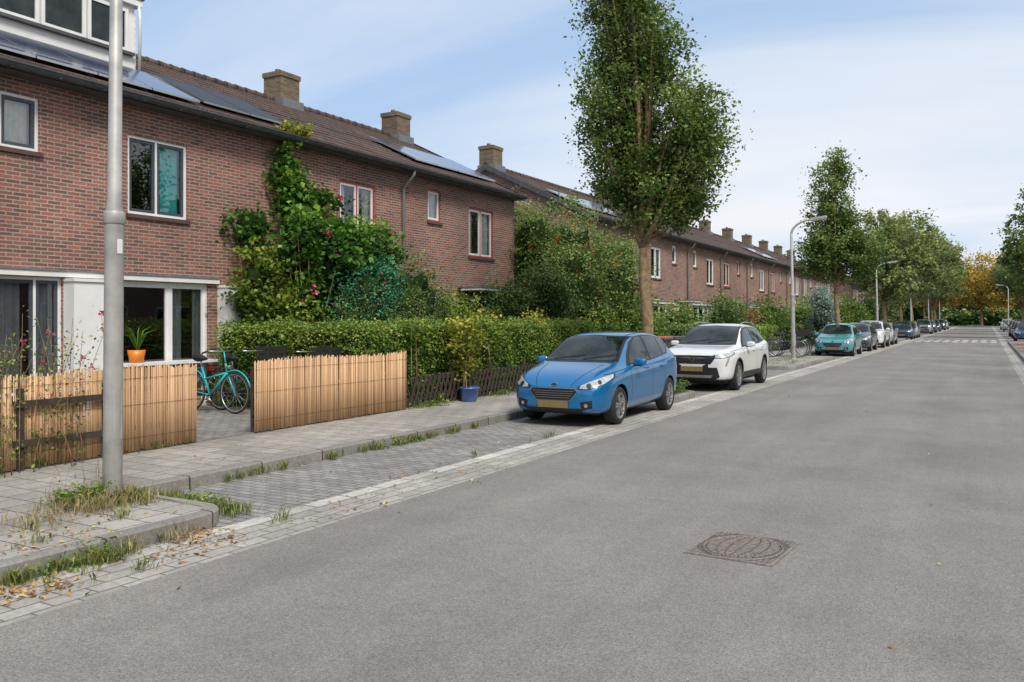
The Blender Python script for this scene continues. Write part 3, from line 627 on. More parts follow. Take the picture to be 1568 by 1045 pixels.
for (x,yy,h) in [(8.6,2,8.5),(8.8,16,9),(8.6,25,12),(9,33,12.5),(8.6,44,11),(8.6,56,12)]:
    tree('street_tree',x,yy,[(0,0,h*.66,2.1,2.1,h*.32),(.4,.4,h*.55,2.3,2.3,h*.2)],130,50,.6,.22,ML_tree,.16,3.0,h,nb=20)
tree('garden_tree',-24,60,[(0,0,8.6,2.5,2.5,3)],90,40,.7,.3,ML_shrub,.15,4,11,nb=30)
# ------------------------------------------------------------------ weeds, grass and leaf litter
def scatter(n,x0,x1,y0,y1,z,clump=None):
    if clump:
        c=np.stack([RS.uniform(x0,x1,clump[0]),RS.uniform(y0,y1,clump[0])],1); wg=RS.uniform(.05,1,clump[0])**2; i=RS.choice(clump[0],n,p=wg/wg.sum()); p=c[i]+RS.normal(size=(n,2))*clump[1]*(.3+wg[i])[:,None]
    else: p=np.stack([RS.uniform(x0,x1,n),RS.uniform(y0,y1,n)],1)
    return np.concatenate([p,np.full((n,1),z)],1)
e0=empty('grass')
G1=[scatter(1700,-7.05,-6.5,4.5,5.1,.12,(22,.09)),scatter(2000,-6.9,-5.7,5.25,5.5,.0,(24,.07)),scatter(900,-7.14,-7.06,6.0,11.5,.0,(30,.035)),
    scatter(1500,-5.62,-5.5,1.5,4.9,0,(26,.05)),scatter(300,-5.62,-5.05,1.5,5.6,0,(30,.03)),scatter(1100,-9.04,-8.97,12.3,19,.12,(34,.05)),scatter(400,-9.05,-9.0,3,8,.12,(18,.05)),scatter(1100,-6.9,-5.9,17.2,18.5,.12,(20,.12)),
    scatter(900,-7,-5.9,30,38,.12,(30,.14)),scatter(120,-7.13,-7.07,9.5,11.9,0,(4,.06)),scatter(90,-5.62,-5.56,6,12,0,(9,.03)),scatter(1200,1.35,3,28,60,.12,(60,.15)),scatter(500,-7.2,-5.8,2,4.6,.12,(30,.04))]
blades('green_blades',np.concatenate(G1),.11,ML_grass,e0,.0045,.8)
blades('dry_blades',np.concatenate([scatter(1500,-7.0,-6.3,4.0,5.1,.12,(18,.13)),scatter(500,-5.70,-5.5,2,4.9,.0,(14,.06))]),.14,ML_drygrass,e0,.003,1.1)
blades('seed_stalks',scatter(60,-7.1,-6.4,4.0,5.0,.12,(8,.15)),.42,ML_drygrass,e0,.002,.5)
P,T,_=cloud([(-6.9,4.65,.17,.22,.30,.12),(-6.2,5.38,.04,.5,.10,.07),(-5.6,3.9,.03,.06,.6,.06),(-5.62,2.5,.03,.05,.5,.05),(-7.1,9.6,.03,.05,.6,.03)],90,36,.11,.5); P[:,2]=np.maximum(P[:,2],.01)
leafmesh('weeds',P,.035,ML_hedge,e0,T,.5)
P,T,_=cloud([(-8.95,17,.16,.1,2.2,.08),(-8.9,13,.16,.1,.6,.08),(-9.3,6,.2,.25,1.5,.14),(-6.4,17.9,.2,.4,.6,.16),(-5.95,18.3,.2,.15,.3,.15)],90,36,.16,.5); leafmesh('weeds_far',P,.05,ML_hedge,e0,T,.6)
e1=empty('fallen_leaves')
L1=[scatter(900,-5.64,-5.2,.6,4.9,.012,(60,.09)),scatter(110,-5.64,-4.9,4.8,9,.012,(40,.15)),scatter(40,-7.1,-5,6,12,.012),scatter(200,-6.9,-5.8,2.8,5.1,.133,(30,.15)),scatter(16,-4.6,.6,3,20,.012),scatter(50,-8.9,-7.3,3,20,.133),scatter(30,-4.8,1,18,50,.012)]
leafmesh('leaves',np.concatenate(L1),.038,ML_dry,e1,None,.5,1.5,.6)
# ------------------------------------------------------------------ street lamps
def lamp(x,y,arm=1,lean=0):
    e=empty('street_lamp',(x,y,.12)); mb=MB()
    mb.revolve([(.14,0),(.14,.02),(.085,.03)],(0,0,0),'z',20,0)
    mb.tube([(0,0,0),(lean*.4,0,2.5),(lean*.42,0,2.56),(lean*.43,0,2.68),(lean*.85,0,5.0)],[.083,.080,.080,.060,.050],20,0)
    mb.revolve([(.086,0),(.091,.01),(.091,.1),(.086,.11)],(lean*.4,0,2.47),'z',20,0)
    mb.box(.060,.086,-.04,.04,.55,1.0,0); mb.box(.076,.0865+lean*.35,-.025,.025,2.2,2.33,1)
    pts=[(lean*.85+arm*.9*(1-math.cos(t))*.9,0,4.95+.55*math.sin(t)) for t in [i*math.pi/2/8 for i in range(9)]]
    mb.tube(pts,[.05-.002*i for i in range(9)],12,0)
    Mh=Matrix.Translation((lean*.85+arm*.81,0,5.5))@Matrix.Rotation(-.12 if arm>0 else math.pi+.12,4,'Y')
    mb.box(-.08,.52,-.11,.11,-.03,.06,0,M=Mh); mb.box(.02,.46,-.09,.09,-.06,-.031,1,M=Mh)
    mb.build('pole',[M_galv,M_white],e,.006)
lamp(-6.82,4.88,lean=.07)
for yy in (34.8,64.5,95,125,155): lamp(-6.68,yy,lean=-.1)
lamp(2.2,115,arm=-1)
# ------------------------------------------------------------------ cars
HATCH=[(0.00,.30,.55,.63,.56,.42),(0.08,.22,.64,.73,.71,.55),(0.22,.20,.72,.81,.805,.62),(0.45,.18,.80,.895,.85,.66),(0.80,.18,.87,.965,.86,.68),(1.02,.18,.905,1.01,.86,.68),(1.17,.18,.915,1.10,.86,.67),(1.42,.18,.925,1.265,.86,.64),(1.68,.18,.94,1.42,.86,.61),(1.93,.18,.955,1.485,.86,.595),(2.40,.18,.985,1.515,.86,.59),(2.90,.18,1.015,1.505,.86,.58),(3.30,.18,1.045,1.475,.85,.565),(3.56,.18,1.06,1.435,.845,.55),(3.72,.20,1.06,1.27,.83,.575),(3.84,.22,1.02,1.09,.81,.61),(3.92,.24,.90,.95,.78,.60),(3.97,.32,.62,.68,.70,.52)]
SUV=[(0.00,.34,.72,.80,.60,.5),(0.08,.26,.83,.92,.76,.62),(0.20,.24,.89,.985,.86,.68),(0.50,.22,.94,1.03,.90,.72),(0.95,.22,.97,1.07,.91,.73),(1.20,.22,.99,1.11,.91,.72),(1.40,.22,1.0,1.22,.91,.70),(1.70,.22,1.01,1.40,.91,.67),(2.0,.22,1.02,1.54,.91,.645),(2.3,.22,1.03,1.60,.91,.63),(2.8,.22,1.04,1.625,.91,.62),(3.4,.22,1.06,1.60,.91,.61),(3.85,.22,1.09,1.555,.90,.59),(4.08,.22,1.11,1.50,.885,.57),(4.22,.24,1.10,1.33,.87,.61),(4.34,.26,1.07,1.15,.85,.66),(4.44,.28,.95,1.0,.80,.64),(4.51,.36,.70,.76,.70,.55)]
def section(s):
    y,zl,zb,zt,wb,wt=s; g=zt-zb; w0=wb*.94
    l=lambda a,b,t:a+(b-a)*t
    return [(0,zl),(wb*.75,zl),(wb*.965,zl+.05),(wb*1.0,zl+(zb-zl)*.42),(wb*1.0,zl+(zb-zl)*.72),(wb*.985,zb-.035),(w0,zb+.0),(l(w0,wt,.18),zb+.16*g),(l(w0,wt,.72),zb+.70*g),(wt*.98,zb+.92*g),(wt*.6,zt-.008),(0,zt)]
def paint(name,c,metal=.25):
    m,nt,B,N,L=newmat(name); v=coords(N,L)
    L.new(ramp(N,L,noise(N,L,v,2.5,3),[(.3,[x*.93 for x in c]),(.7,[min(1,x*1.05) for x in c])]),B.inputs['Base Color'])
    B.inputs['Metallic'].default_value=metal; B.inputs['Roughness'].default_value=.32; B.inputs['Coat Weight'].default_value=1; B.inputs['Coat Roughness'].default_value=.02
    return m
M_gap=simple('panel_gap',(.008,.008,.008),.9)
def car(kind,loc,pm,rot=0,name='parked_car',hi=True):
    st=HATCH if kind=='hatch' else SUV; e0=empty(name,loc,rot)
    H=kind=='hatch'; Lc=st[-1][0]; wr=.312 if H else .36; yf=.80 if H else .92; yr=yf+(2.49 if H else 2.667); hw=.86 if H else .91
    V=[];F=[]; ns=12; n=2*ns-2
    for s in st:
        sec=section(s); V+=[(x,s[0],z) for x,z in sec]+[(-x,s[0],z) for x,z in sec[-2:0:-1]]
    for i in range(len(st)-1):
        for k in range(n): F.append((i*n+k,i*n+(k+1)%n,(i+1)*n+(k+1)%n,(i+1)*n+k))
    for base in (0,(len(st)-1)*n):
        for k in range(ns-1):
            a=base+k; b=base+k+1; c=base+(n-k-1)%n; d=base+(n-k)%n
            q=[a,b,c,d] if k>0 else [a,b,base+n-1]
            if k==ns-2: q=[a,b,d]
            F.append(tuple(q))
    me=bpy.data.meshes.new('body'); me.from_pydata(V,[],F); me.update()
    bm=bmesh.new(); bm.from_mesh(me); bmesh.ops.recalc_face_normals(bm,faces=bm.faces); bm.to_mesh(me); bm.free()
    tmp=bpy.data.objects.new('tmp',me); col.objects.link(tmp)
    sd=tmp.modifiers.new('s','SUBSURF'); sd.levels=3 if hi else 2; sd.render_levels=sd.levels
    dg=bpy.context.evaluated_depsgraph_get(); smooth=bpy.data.meshes.new_from_object(tmp.evaluated_get(dg))
    bm=bmesh.new(); bm.from_mesh(smooth); bvh=BVHTree.FromBMesh(bm); bm.free()
    cm=MB()
    for yy in (yf,yr):
        for sx in (-1,1):
            cm.revolve([(0.0,.50*sx),(wr+.040,.50*sx),(wr+.048,1.3*sx),(0.0,1.3*sx)],(0,yy,wr),'x',36,0,closed=False)
    cut=cm.build('cutter',[])
    bm=bmesh.new(); bm.from_mesh(cut.data); bmesh.ops.remove_doubles(bm,verts=bm.verts,dist=1e-5); bmesh.ops.recalc_face_normals(bm,faces=bm.faces); bm.to_mesh(cut.data); bm.free()
    for q in (smooth,cut.data):
        q.materials.clear(); q.materials.append(pm); q.materials.append(M_black)
    cut.data.polygons.foreach_set('material_index',[1]*len(cut.data.polygons))
    t2=bpy.data.objects.new('t2',smooth); col.objects.link(t2)
    bo=t2.modifiers.new('b','BOOLEAN'); bo.operation='DIFFERENCE'; bo.object=cut; bo.solver='EXACT'
    dg=bpy.context.evaluated_depsgraph_get(); body=bpy.data.meshes.new_from_object(t2.evaluated_get(dg)); body.name='body'
    for o in (tmp,cut,t2): bpy.data.objects.remove(o,do_unlink=True)
    for p in body.polygons: p.use_smooth=(p.material_index==0)
    for p in body.polygons:
        if p.material_index==0 and p.center.z<(.225 if H else .30): p.material_index=1
    ob=bpy.data.objects.new('body',body); col.objects.link(ob); ob.parent=e0
    D=MB(); mats=[M_cglass,M_black,M_chrome,M_lens,M_plate,M_tail,M_gap,pm,M_alu,M_rub]
    def decal(pts,d,m,off=.004,cuts=2,mirror=True):
        d=Vector(d).normalized()
        if not hi: cuts=min(cuts,2)
        for sx in ((1,-1) if mirror else (1,)):
            dd=Vector((d.x*sx,d.y,d.z)); b=bmesh.new()
            vs=[b.verts.new((p[0]*sx,p[1],p[2])) for p in pts]; b.faces.new(vs)
            bmesh.ops.triangulate(b,faces=b.faces[:])
            for _ in range(cuts): bmesh.ops.subdivide_edges(b,edges=b.edges[:],cuts=1,use_grid_fill=True)
            bmesh.ops.triangulate(b,faces=b.faces[:])
            for v in b.verts:
                h=bvh.ray_cast(v.co-dd*3,dd)
                if h[0] is not None: v.co=h[0]+h[1]*off if h[1].dot(dd)<0 else h[0]-h[1]*off
                else: v.co=Vector((0,0,-99))
            for f in b.faces:
                if all(v.co.z>-50 for v in f.verts):
                    q=[v.co.copy() for v in f.verts]
                    if (q[1]-q[0]).cross(q[2]-q[0]).dot(dd)>0: q=q[::-1]
                    D.face(q,m,.5,True)
            b.free()
    FR=(0,1,0); SD=(-1,0,0); RR=(0,-1,0)
    f2=lambda P:[(p[0],-1,p[1]) for p in P]; s2=lambda P:[(1.5,p[0],p[1]) for p in P]
    def line(p,q,w=.006,m=6,off=.003):
        (a,b),(c,d_)=p,q; dx,dz=c-a,d_-b; l=math.hypot(dx,dz); nx,nz=-dz/l*w/2,dx/l*w/2
        decal(s2([(a+nx,b+nz),(c+nx,d_+nz),(c-nx,d_-nz),(a-nx,b-nz)]),SD,m,off,3)
    if H:
        decal(f2([(-.70,1.0),(.70,1.0),(.635,1.22),(.565,1.425),(.0,1.45),(-.565,1.425),(-.635,1.22)]),FR,1,.003,4,False)
        decal(f2([(-.665,1.03),(.665,1.03),(.60,1.22),(.535,1.405),(.0,1.43),(-.535,1.405),(-.60,1.22)]),FR,0,.006,4,False)
        decal(s2([(1.22,.95),(1.75,.968),(2.5,1.008),(3.32,1.085),(3.50,1.20),(3.36,1.385),(2.9,1.44),(2.4,1.445),(2.0,1.42),(1.70,1.33),(1.42,1.135)]),SD,1,.003,4)
        decal(s2([(1.38,.975),(1.75,.99),(2.30,1.012),(2.27,1.417),(2.02,1.40),(1.74,1.297),(1.48,1.105)]),SD,0,.006,4)
        decal(s2([(2.37,1.016),(3.04,1.07),(3.04,1.40),(2.8,1.417),(2.37,1.42)]),SD,0,.006,4)
        decal(s2([(3.09,1.078),(3.28,1.10),(3.42,1.2),(3.31,1.355),(3.09,1.392)]),SD,0,.006,3)
        decal([(-.38,-1,.625),(.38,-1,.625),(.43,-1,.575),(.30,-1,.425),(-.30,-1,.425),(-.43,-1,.575)],FR,8,.004,3,False)
        decal([(-.372,-1,.618),(.372,-1,.618),(.42,-1,.573),(.296,-1,.432),(-.296,-1,.432),(-.42,-1,.573)],FR,1,.008,3,False)
        for i in range(4): decal([(-.37+.022*i,-1,.580-i*.035),(.37-.022*i,-1,.580-i*.035),(.367-.022*i,-1,.575-i*.035),(-.367+.022*i,-1,.575-i*.035)],FR,8,.012,3,False)
        decal([(-.27,-1,.425),(.27,-1,.425),(.27,-1,.31),(-.27,-1,.31)],FR,4,.022,2,False)
        decal([(-.54,-1,.305),(.54,-1,.305),(.46,-1,.225),(-.46,-1,.225)],FR,1,.006,3,False)
        decal([(.47,-1,.41),(.66,-1,.44),(.66,-1,.32),(.50,-1,.28)],FR,1,.005,3)
        decal([(.565+.03*math.cos(t),-1,.36+.03*math.sin(t)) for t in [i*math.pi/6 for i in range(12)]],FR,2,.010,1)
        decal([(.07*math.cos(t),-1,.675+.03*math.sin(t)) for t in [i*math.pi/6 for i in range(12)]],FR,2,.010,1,False)
        decal([(.058*math.cos(t),-1,.675+.023*math.sin(t)) for t in [i*math.pi/6 for i in range(12)]],FR,1,.013,1,False)
        hl=[(.44,0,.615),(.45,.02,.665),(.58,.15,.735),(.72,.45,.81),(.79,.70,.845),(.82,.62,.79),(.80,.30,.70),(.70,.08,.635),(.57,0,.61)]
        hd=(-.75,1,-.12)
        decal(hl,hd,1,.004,3)
        c=Vector((.64,.2,.70)); decal([tuple(c+(Vector(p)-c)*.88) for p in hl],hd,3,.010,3)
        for cc,rr_ in (((.60,.08,.665),.042),((.70,.25,.715),.034)): decal([(cc[0]+rr_*math.cos(t)*.8,cc[1]+rr_*math.cos(t)*.6,cc[2]+rr_*math.sin(t)) for t in [i*math.pi/6 for i in range(12)]],hd,1,.014,1)
        line((1.32,.30),(1.28,.90)); line((2.33,.25),(2.33,1.0)); line((3.02,.62),(3.02,1.06)); line((1.33,.25),(2.85,.25)); line((3.02,.62),(2.86,.45)); line((.40,.83),(1.20,.915),.006)
        decal([(.30,-1,.66),(.31,-1,.66),(.52,-1,.97),(.51,-1,.97)],FR,6,.002,3)
        decal([(.62,9,.80),(.80,9,.86),(.78,9,1.12),(.66,9,1.1)],(-.4,-1,0),5,.008,3)
        decal([(-.52,9,1.12),(.52,9,1.12),(.46,9,1.37),(-.46,9,1.37)],RR,0,.006,3,False); decal([(-.26,9,.78),(.26,9,.78),(.26,9,.67),(-.26,9,.67)],RR,4,.01,2,False)
        mz,my=1.0,1.48; hz=.88
        D.tube([(0,3.1,1.49),(0,3.35,1.66)],[.006,.003],5,1)
    else:
        decal(f2([(-.74,1.085),(.74,1.085),(.67,1.35),(.60,1.535),(.0,1.56),(-.60,1.535),(-.67,1.35)]),FR,1,.003,4,False)
        decal(f2([(-.70,1.125),(.70,1.125),(.635,1.35),(.565,1.51),(.0,1.535),(-.565,1.51),(-.635,1.35)]),FR,0,.006,4,False)
        decal(s2([(1.42,1.03),(2.2,1.06),(3.2,1.09),(4.0,1.16),(4.02,1.25),(3.75,1.43),(3.3,1.50),(2.6,1.525),(2.2,1.505),(1.9,1.40),(1.6,1.19)]),SD,1,.003,4)
        decal(s2([(1.60,1.065),(2.2,1.085),(2.64,1.095),(2.62,1.49),(2.25,1.475),(1.95,1.37),(1.68,1.17)]),SD,0,.006,4)
        decal(s2([(2.72,1.10),(3.42,1.125),(3.42,1.455),(3.1,1.48),(2.72,1.49)]),SD,0,.006,4)
        decal(s2([(3.48,1.13),(3.9,1.18),(3.9,1.25),(3.7,1.39),(3.48,1.445)]),SD,0,.006,3)
        decal([(-.50,-1,.86),(.50,-1,.86),(.55,-1,.80),(.45,-1,.66),(-.45,-1,.66),(-.55,-1,.80)],FR,1,.005,3,False)
        for i in range(5): decal([(-.48+.012*i,-1,.84-i*.037),(.48-.012*i,-1,.84-i*.037),(.48-.012*i,-1,.834-i*.037),(-.48+.012*i,-1,.834-i*.037)],FR,2,.010,3,False)
        decal([(0,-1,.85),(.065,-1,.76),(0,-1,.67),(-.065,-1,.76)],FR,2,.016,1,False); decal([(0,-1,.815),(.038,-1,.76),(0,-1,.705),(-.038,-1,.76)],FR,1,.019,1,False)
        decal([(-.60,-1,.58),(.60,-1,.58),(.66,-1,.36),(.55,-1,.30),(-.55,-1,.30),(-.66,-1,.36)],FR,1,.006,3,False)
        decal([(-.27,-1,.60),(.27,-1,.60),(.27,-1,.485),(-.27,-1,.485)],FR,4,.024,2,False)
        decal([(-.5,-1,.40),(.5,-1,.40),(.46,-1,.34),(-.46,-1,.34)],FR,8,.012,3,False)
        decal([(.66,-1,.62),(.80,-1,.68),(.80,-1,.44),(.72,-1,.40)],(-.4,1,0),1,.006,3)
        hl=[(.53,0,.80),(.53,.02,.875),(.66,.12,.90),(.80,.40,.925),(.86,.62,.94),(.87,.55,.88),(.84,.26,.82),(.70,.08,.79)]
        hd=(-.75,1,-.1)
        decal(hl,hd,1,.004,3); c=Vector((.70,.25,.86)); decal([tuple(c+(Vector(p)-c)*.86) for p in hl],hd,3,.010,3)
        decal([(.80,.2,.80),(.83,.25,.80),(.80,.14,.62),(.77,.1,.62)],hd,3,.011,2)
        line((1.45,.35),(1.40,1.0)); line((2.68,.32),(2.68,1.08)); line((3.42,.70),(3.42,1.1)); line((1.46,.33),(3.2,.33)); line((3.42,.7),(3.22,.5)); line((.45,.95),(1.36,1.0),.006)
        decal([(1.5,1.4,.30),(1.5,3.1,.30),(1.5,3.1,.43),(1.5,1.4,.43)],SD,1,.005,3)
        decal([(.55,9,.98),(.82,9,1.0),(.84,9,1.10),(.55,9,1.06)],(-.4,-1,0),5,.008,3); decal([(-.58,9,1.16),(.58,9,1.16),(.50,9,1.44),(-.50,9,1.44)],RR,0,.006,3,False); decal([(-.26,9,.86),(.26,9,.86),(.26,9,.75),(-.26,9,.75)],RR,4,.01,2,False)
        for sx in (-1,1): D.tube([(sx*.60,2.2,1.60),(sx*.615,2.5,1.645),(sx*.60,3.4,1.625),(sx*.575,3.75,1.585)],.014,6,8)
        mz,my=1.10,1.72; hz=.94
        for yy in (yf,yr):
            a=[(1.5,yy+(wr+.04)*math.cos(t),wr+(wr+.04)*math.sin(t)) for t in [i*math.pi/14 for i in range(15)]]
            b_=[(1.5,yy+(wr+.08)*math.cos(t),wr+(wr+.08)*math.sin(t)) for t in [i*math.pi/14 for i in range(15)]]
            for i in range(14): decal([a[i],a[i+1],b_[i+1],b_[i]],SD,1,.006,1)
    zw=1.035 if H else 1.13
    for x0_,x1_ in ((-.50,.05),(.05,.58)): decal([(x0_,-1,zw),(x1_,-1,zw+.07),(x1_,-1,zw+.082),(x0_,-1,zw+.014)],FR,1,.016,3,False)
    for sx in (-1,1):
        Mx=Matrix.Translation((sx*(hw+.075),my,mz))@Matrix.Rotation(sx*-.18,4,'Z')
        b=bmesh.new(); bmesh.ops.create_icosphere(b,subdivisions=3,radius=1)
        k=lambda t:math.copysign(abs(t)**.65,t)
        for v in b.verts:
            c=v.co.copy(); v.co=Mx@Vector((k(c.x)*.11,k(c.y)*.065,k(c.z)*.068))
        for f in b.faces: D.face([v.co for v in f.verts],7,.5,True)
        b.free()
        D.box(-.085,.085,.060,.070,-.05,.05,0,M=Mx); D.box(sx*(hw+.03)-.07,sx*(hw+.03)+.07,my-.03,my+.03,mz-.075,mz-.04,1)
    for yy in ((2.05,2.85) if H else (2.35,3.20)):
        for sx in (-1,1):
            h=bvh.ray_cast(Vector((sx*2,yy,hz)),Vector((-sx,0,0)))
            if h[0]: D.tube([(h[0].x-sx*.01,yy-.1,hz),(h[0].x+sx*.025,yy-.07,hz),(h[0].x+sx*.025,yy+.07,hz),(h[0].x-sx*.01,yy+.1,hz)],.013,6,7)
    for yy in (yf,yr):
        for sx in (-1,1):
            t=wr; c=(sx*(hw-.11),yy,wr)
            D.revolve([(t*.66,.09*sx),(t*.72,.105*sx),(t*.90,.10*sx),(t*.98,.075*sx),(t,.04*sx),(t,-.06*sx),(t*.97,-.10*sx),(t*.7,-.10*sx)],c,'x',36,9)
            D.revolve([(t*.70,.092*sx),(t*.66,.100*sx),(t*.63,.07*sx),(t*.62,-.05*sx)],c,'x',36,8)
            D.revolve([(t*.64,.02*sx),(0,.02*sx)],c,'x',24,1)
            for k in range(5):
                Mx=Matrix.Translation(c)@Matrix.Rotation(2*math.pi*k/5+.2,4,'X')
                for dk in (-.17,.17):
                    a,b2=sorted((.05*sx,.088*sx)); D.box(a,b2,-.018,.018,.03,t*.65,8,M=Mx@Matrix.Rotation(dk,4,'X'))
            D.revolve([(0,.09*sx),(.035,.09*sx),(.05,.07*sx),(.05,.03*sx)],c,'x',14,8)
    D.box(-.6,.6,.5,Lc-.5,.16,.24,1)
    D.build('fittings',mats,e0)
    return e0
P_blue=paint('blue_paint',(.001,.150,.37),.3); P_white=paint('white_car_paint',(.72,.72,.71),0); P_teal=paint('teal_paint',(.08,.30,.32),.2)
P_dk=paint('dark_grey_paint',(.05,.055,.065),.4); P_sil=paint('silver_paint',(.38,.39,.40),.6); P_db=paint('navy_paint',(.02,.06,.14),.4); P_red=paint('red_paint',(.25,.02,.02),.2)
car('hatch',(-6.12,12.30,0),P_blue); car('suv',(-6.15,19.8,0),P_white)
for kd,x,yy,pm in [('hatch',-6.15,41,P_teal),('hatch',-6.15,47.6,P_dk),('suv',-6.15,53.6,P_white),('hatch',-6.15,60,P_sil),('hatch',-6.15,76.5,P_db),('hatch',-6.15,82.5,P_sil),('suv',-6.15,103,P_sil),('suv',-6.15,112,P_dk),('hatch',-6.15,124,P_db),('suv',-6.15,138,P_dk),('hatch',-6.15,150,P_sil),('hatch',2.65,73,P_db),('hatch',2.75,84,P_red),('suv',2.75,92,P_dk),('suv',2.75,150,P_white),('hatch',2.75,130,P_sil)]:
    car(kd,(x,yy,0),pm,hi=False)
# ------------------------------------------------------------------ bicycles
def bicycle(loc,rot,cm,crate=False):
    e=empty('bicycle',loc,rot); mb=MB(); R_=.34
    for cx in (0,1.08):
        mb.revolve([(R_+.018*math.cos(a),.018*math.sin(a)) for a in [i*math.pi/3 for i in range(6)]],(cx,0,R_+.018),'y',32,1,closed=True)
        mb.revolve([(R_-.03,-.012),(R_-.012,-.012),(R_-.012,.012),(R_-.03,.012)],(cx,0,R_+.018),'y',32,2,closed=True)
        for k in range(14):
            a=k*2*math.pi/14; mb.tube([(cx,0,R_+.018),(cx+(R_-.02)*math.cos(a),0,R_+.018+(R_-.02)*math.sin(a))],.002,4,2,cap=False)
        mb.tube([(cx+(R_+.05)*math.cos(a),0,R_+.018+(R_+.05)*math.sin(a)) for a in [math.radians(15+i*15) for i in range(11)]],.014,6,0)
    z=R_+.018; bb=(.47,0,.30); seat=(.27,0,.78); head=(.86,0,.86); hl=(.90,0,.70)
    for a,b,r in [((0,0,z),bb,.012),((0,0,z),(.30,0,.68),.010),(bb,seat,.020),(bb,hl,.022),((.34,0,.58),hl,.018),((1.08,0,z),hl,.014),(hl,head,.018),(seat,(.24,0,.92),.013),(head,(.82,0,1.06),.012)]: mb.tube([a,b],r,8,0 if r!=.013 else 2)
    mb.tube([(.62,-.30,1.04),(.72,-.26,1.08),(.82,-.1,1.07),(.82,.1,1.07),(.72,.26,1.08),(.62,.30,1.04)],.011,6,2); mb.tube([(.62,-.30,1.04),(.74,-.28,1.08)],.016,6,1); mb.tube([(.62,.30,1.04),(.74,.28,1.08)],.016,6,1)
    mb.tube([(.08,0,.95),(.16,0,.955),(.30,0,.94),(.40,0,.93)],[.05,.085,.05,.02],8,1)
    mb.revolve([(.09,-.01),(.10,0),(.09,.01)],bb,'y',18,1,closed=True); mb.box(.02,.5,.03,.05,.27,.37,1)
    mb.tube([(.47,-.09,.30),(.60,-.09,.20)],.01,5,2); mb.tube([(.47,.09,.30),(.34,.09,.40)],.01,5,2); mb.box(.55,.65,-.17,-.09,.18,.20,1); mb.box(.29,.39,.09,.17,.39,.41,1)
    for s in (-.05,.05): mb.tube([(-.25,s,.76),(.22,s,.76)],.007,5,0); mb.tube([(0,s,z),(-.2,s,.76)],.006,5,0)
    mb.box(-.27,-.25,-.05,.05,.70,.78,3)
    mb.tube([(.90,0,.80),(.99,0,.80)],[.03,.04],8,2)
    if crate:
        mb.box(.95,1.33,-.18,.18,.92,.94,1)
        for zz in (.96,1.03,1.10):
            mb.box(.95,1.33,-.18,-.165,zz,zz+.05,1); mb.box(.95,1.33,.165,.18,zz,zz+.05,1); mb.box(1.315,1.33,-.165,.165,zz,zz+.05,1); mb.box(.95,.965,-.165,.165,zz,zz+.05,1)
    mb.build('frame',[cm,M_rub,M_alu,M_tail],e)
P_tq=simple('turquoise_paint',(.02,.42,.44),.35,coat=.6,var=.05)
P_bk=simple('black_paint',(.02,.02,.022),.3,coat=.5,var=.1)
bicycle((-12.35,10.40,.106),0,P_tq); bicycle((-11.95,10.72,.106),.08,P_bk,True); bicycle((-10.9,10.9,.106),.1,P_bk,True)
for i in range(3): bicycle((-7.9,36.5+i*.6,.12),.2+.1*i,simple('dark_bike_paint',(.02,.02,.03),.3,coat=.5,var=.1),True)  # dark bicycles stand in for a scooter parked by the second lamp
def bin_(x,y,lid):
    mb=MB()
    v0=[(x-.22,y-.26,.2),(x+.22,y-.26,.2),(x+.22,y+.26,.2),(x-.22,y+.26,.2)]; v1=[(x-.28,y-.34,1.18),(x+.28,y-.34,1.18),(x+.28,y+.34,1.18),(x-.28,y+.34,1.18)]
    for k in range(4): mb.face([v0[k],v0[(k+1)%4],v1[(k+1)%4],v1[k]],0)
    mb.face(v0[::-1],0); mb.box(x-.30,x+.30,y-.36,y+.36,1.14,1.19,0); mb.box(x-.29,x+.29,y-.35,y+.35,1.192,1.24,1); mb.tube([(x-.25,y+.38,1.17),(x+.25,y+.38,1.17)],.018,6,0)
    for s in (-.24,.24): mb.revolve([(0,-.025),(.10,-.025),(.10,.025),(0,.025)],(x+s,y+.27,.22),'x',16,2)
    mb.build('wheelie_bin',[simple('bin_grey',(.06,.065,.065),.5),lid,M_rub],None,.012)
bin_(-7.85,22.3,simple('orange_lid',(.55,.12,.03),.45)); bin_(-7.85,23.2,simple('grey_lid',(.1,.1,.1),.45))
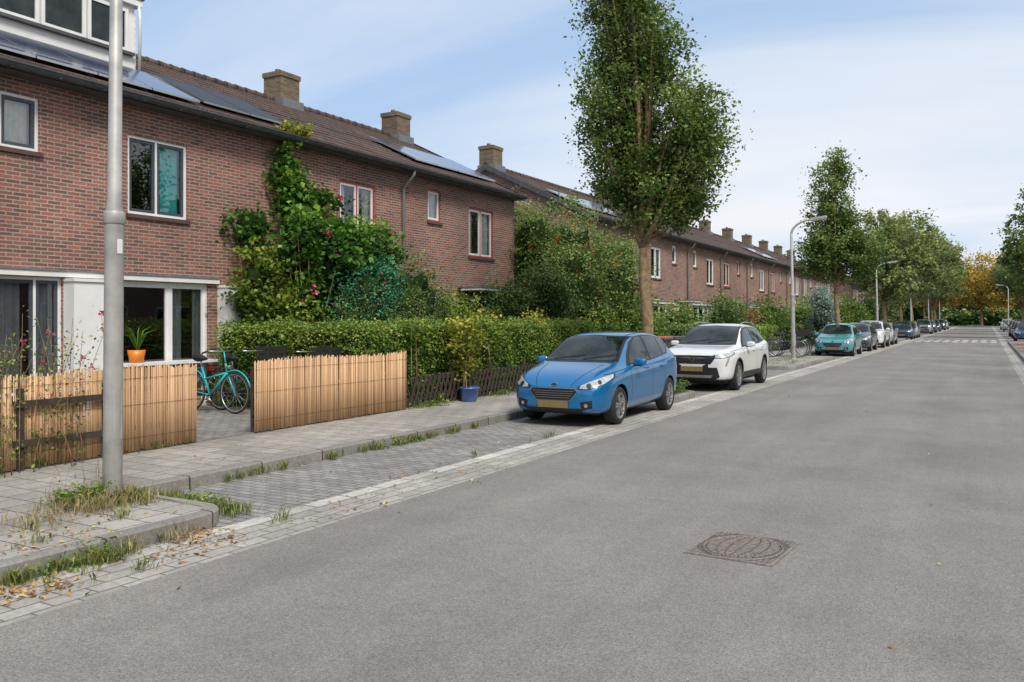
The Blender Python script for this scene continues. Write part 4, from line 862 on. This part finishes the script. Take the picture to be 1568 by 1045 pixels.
# ------------------------------------------------------------------ sky, sun, camera
w=bpy.data.worlds.new('World'); S.world=w; w.use_nodes=True; N=w.node_tree.nodes; L=w.node_tree.links
az=math.radians(125); el=math.radians(48)
bg=N['Background']; sk=N.new('ShaderNodeTexSky'); sk.sky_type='NISHITA'; sk.sun_disc=False; sk.sun_elevation=el; sk.sun_rotation=az; sk.air_density=1.0; sk.dust_density=.8; sk.ozone_density=1.5
tc=N.new('ShaderNodeTexCoord'); sp=N.new('ShaderNodeSeparateXYZ'); L.new(tc.outputs['Generated'],sp.inputs[0])
zz=math_(N,L,'ADD',math_(N,L,'MAXIMUM',sp.outputs[2],0),.14)
cb=N.new('ShaderNodeCombineXYZ'); L.new(math_(N,L,'DIVIDE',sp.outputs[0],zz),cb.inputs[0]); L.new(math_(N,L,'DIVIDE',sp.outputs[1],zz),cb.inputs[1])
mp=N.new('ShaderNodeMapping'); mp.inputs['Scale'].default_value=(.5,1.0,1); mp.inputs['Rotation'].default_value=(0,0,.9); mp.inputs['Location'].default_value=(5.1,2.7,0); L.new(cb.outputs[0],mp.inputs[0])
n1=noise(N,L,mp.outputs[0],.7,7,.52,.6)
hz_=ramp(N,L,sp.outputs[2],[(0,.24),(.14,.11),(.42,0)])
bias=math_(N,L,'MULTIPLY',math_(N,L,'ADD',sp.outputs[0],.35),.18)
f=ramp(N,L,math_(N,L,'ADD',math_(N,L,'ADD',n1,hz_),bias),[(.42,.05),(.60,.5),(.82,.97)])
haze=mix(N,L,.80,sk.outputs[0],(2.95,4.15,5.95))
c=mix(N,L,f,haze,(6.0,6.2,6.5)); L.new(c,bg.inputs[0]); bg.inputs[1].default_value=.15
sl=bpy.data.lights.new('sun','SUN'); sl.energy=3.4; sl.angle=math.radians(18); sl.color=(1,.94,.85)
so=bpy.data.objects.new('sun',sl); col.objects.link(so)
sd=Vector((math.sin(az)*math.cos(el),math.cos(az)*math.cos(el),math.sin(el))); so.rotation_euler=(sd).to_track_quat('Z','Y').to_euler()
cam=bpy.data.cameras.new('camera'); co=bpy.data.objects.new('camera',cam); col.objects.link(co)
co.location=(0,0,1.75); co.rotation_euler=(math.radians(90),0,math.radians(29.21)); cam.lens=29.85; cam.sensor_width=36; cam.shift_y=-.0223; cam.clip_start=.1; cam.clip_end=2500
S.camera=co
S.view_settings.view_transform='Standard'; S.view_settings.look='None'; S.view_settings.exposure=0
print('done')
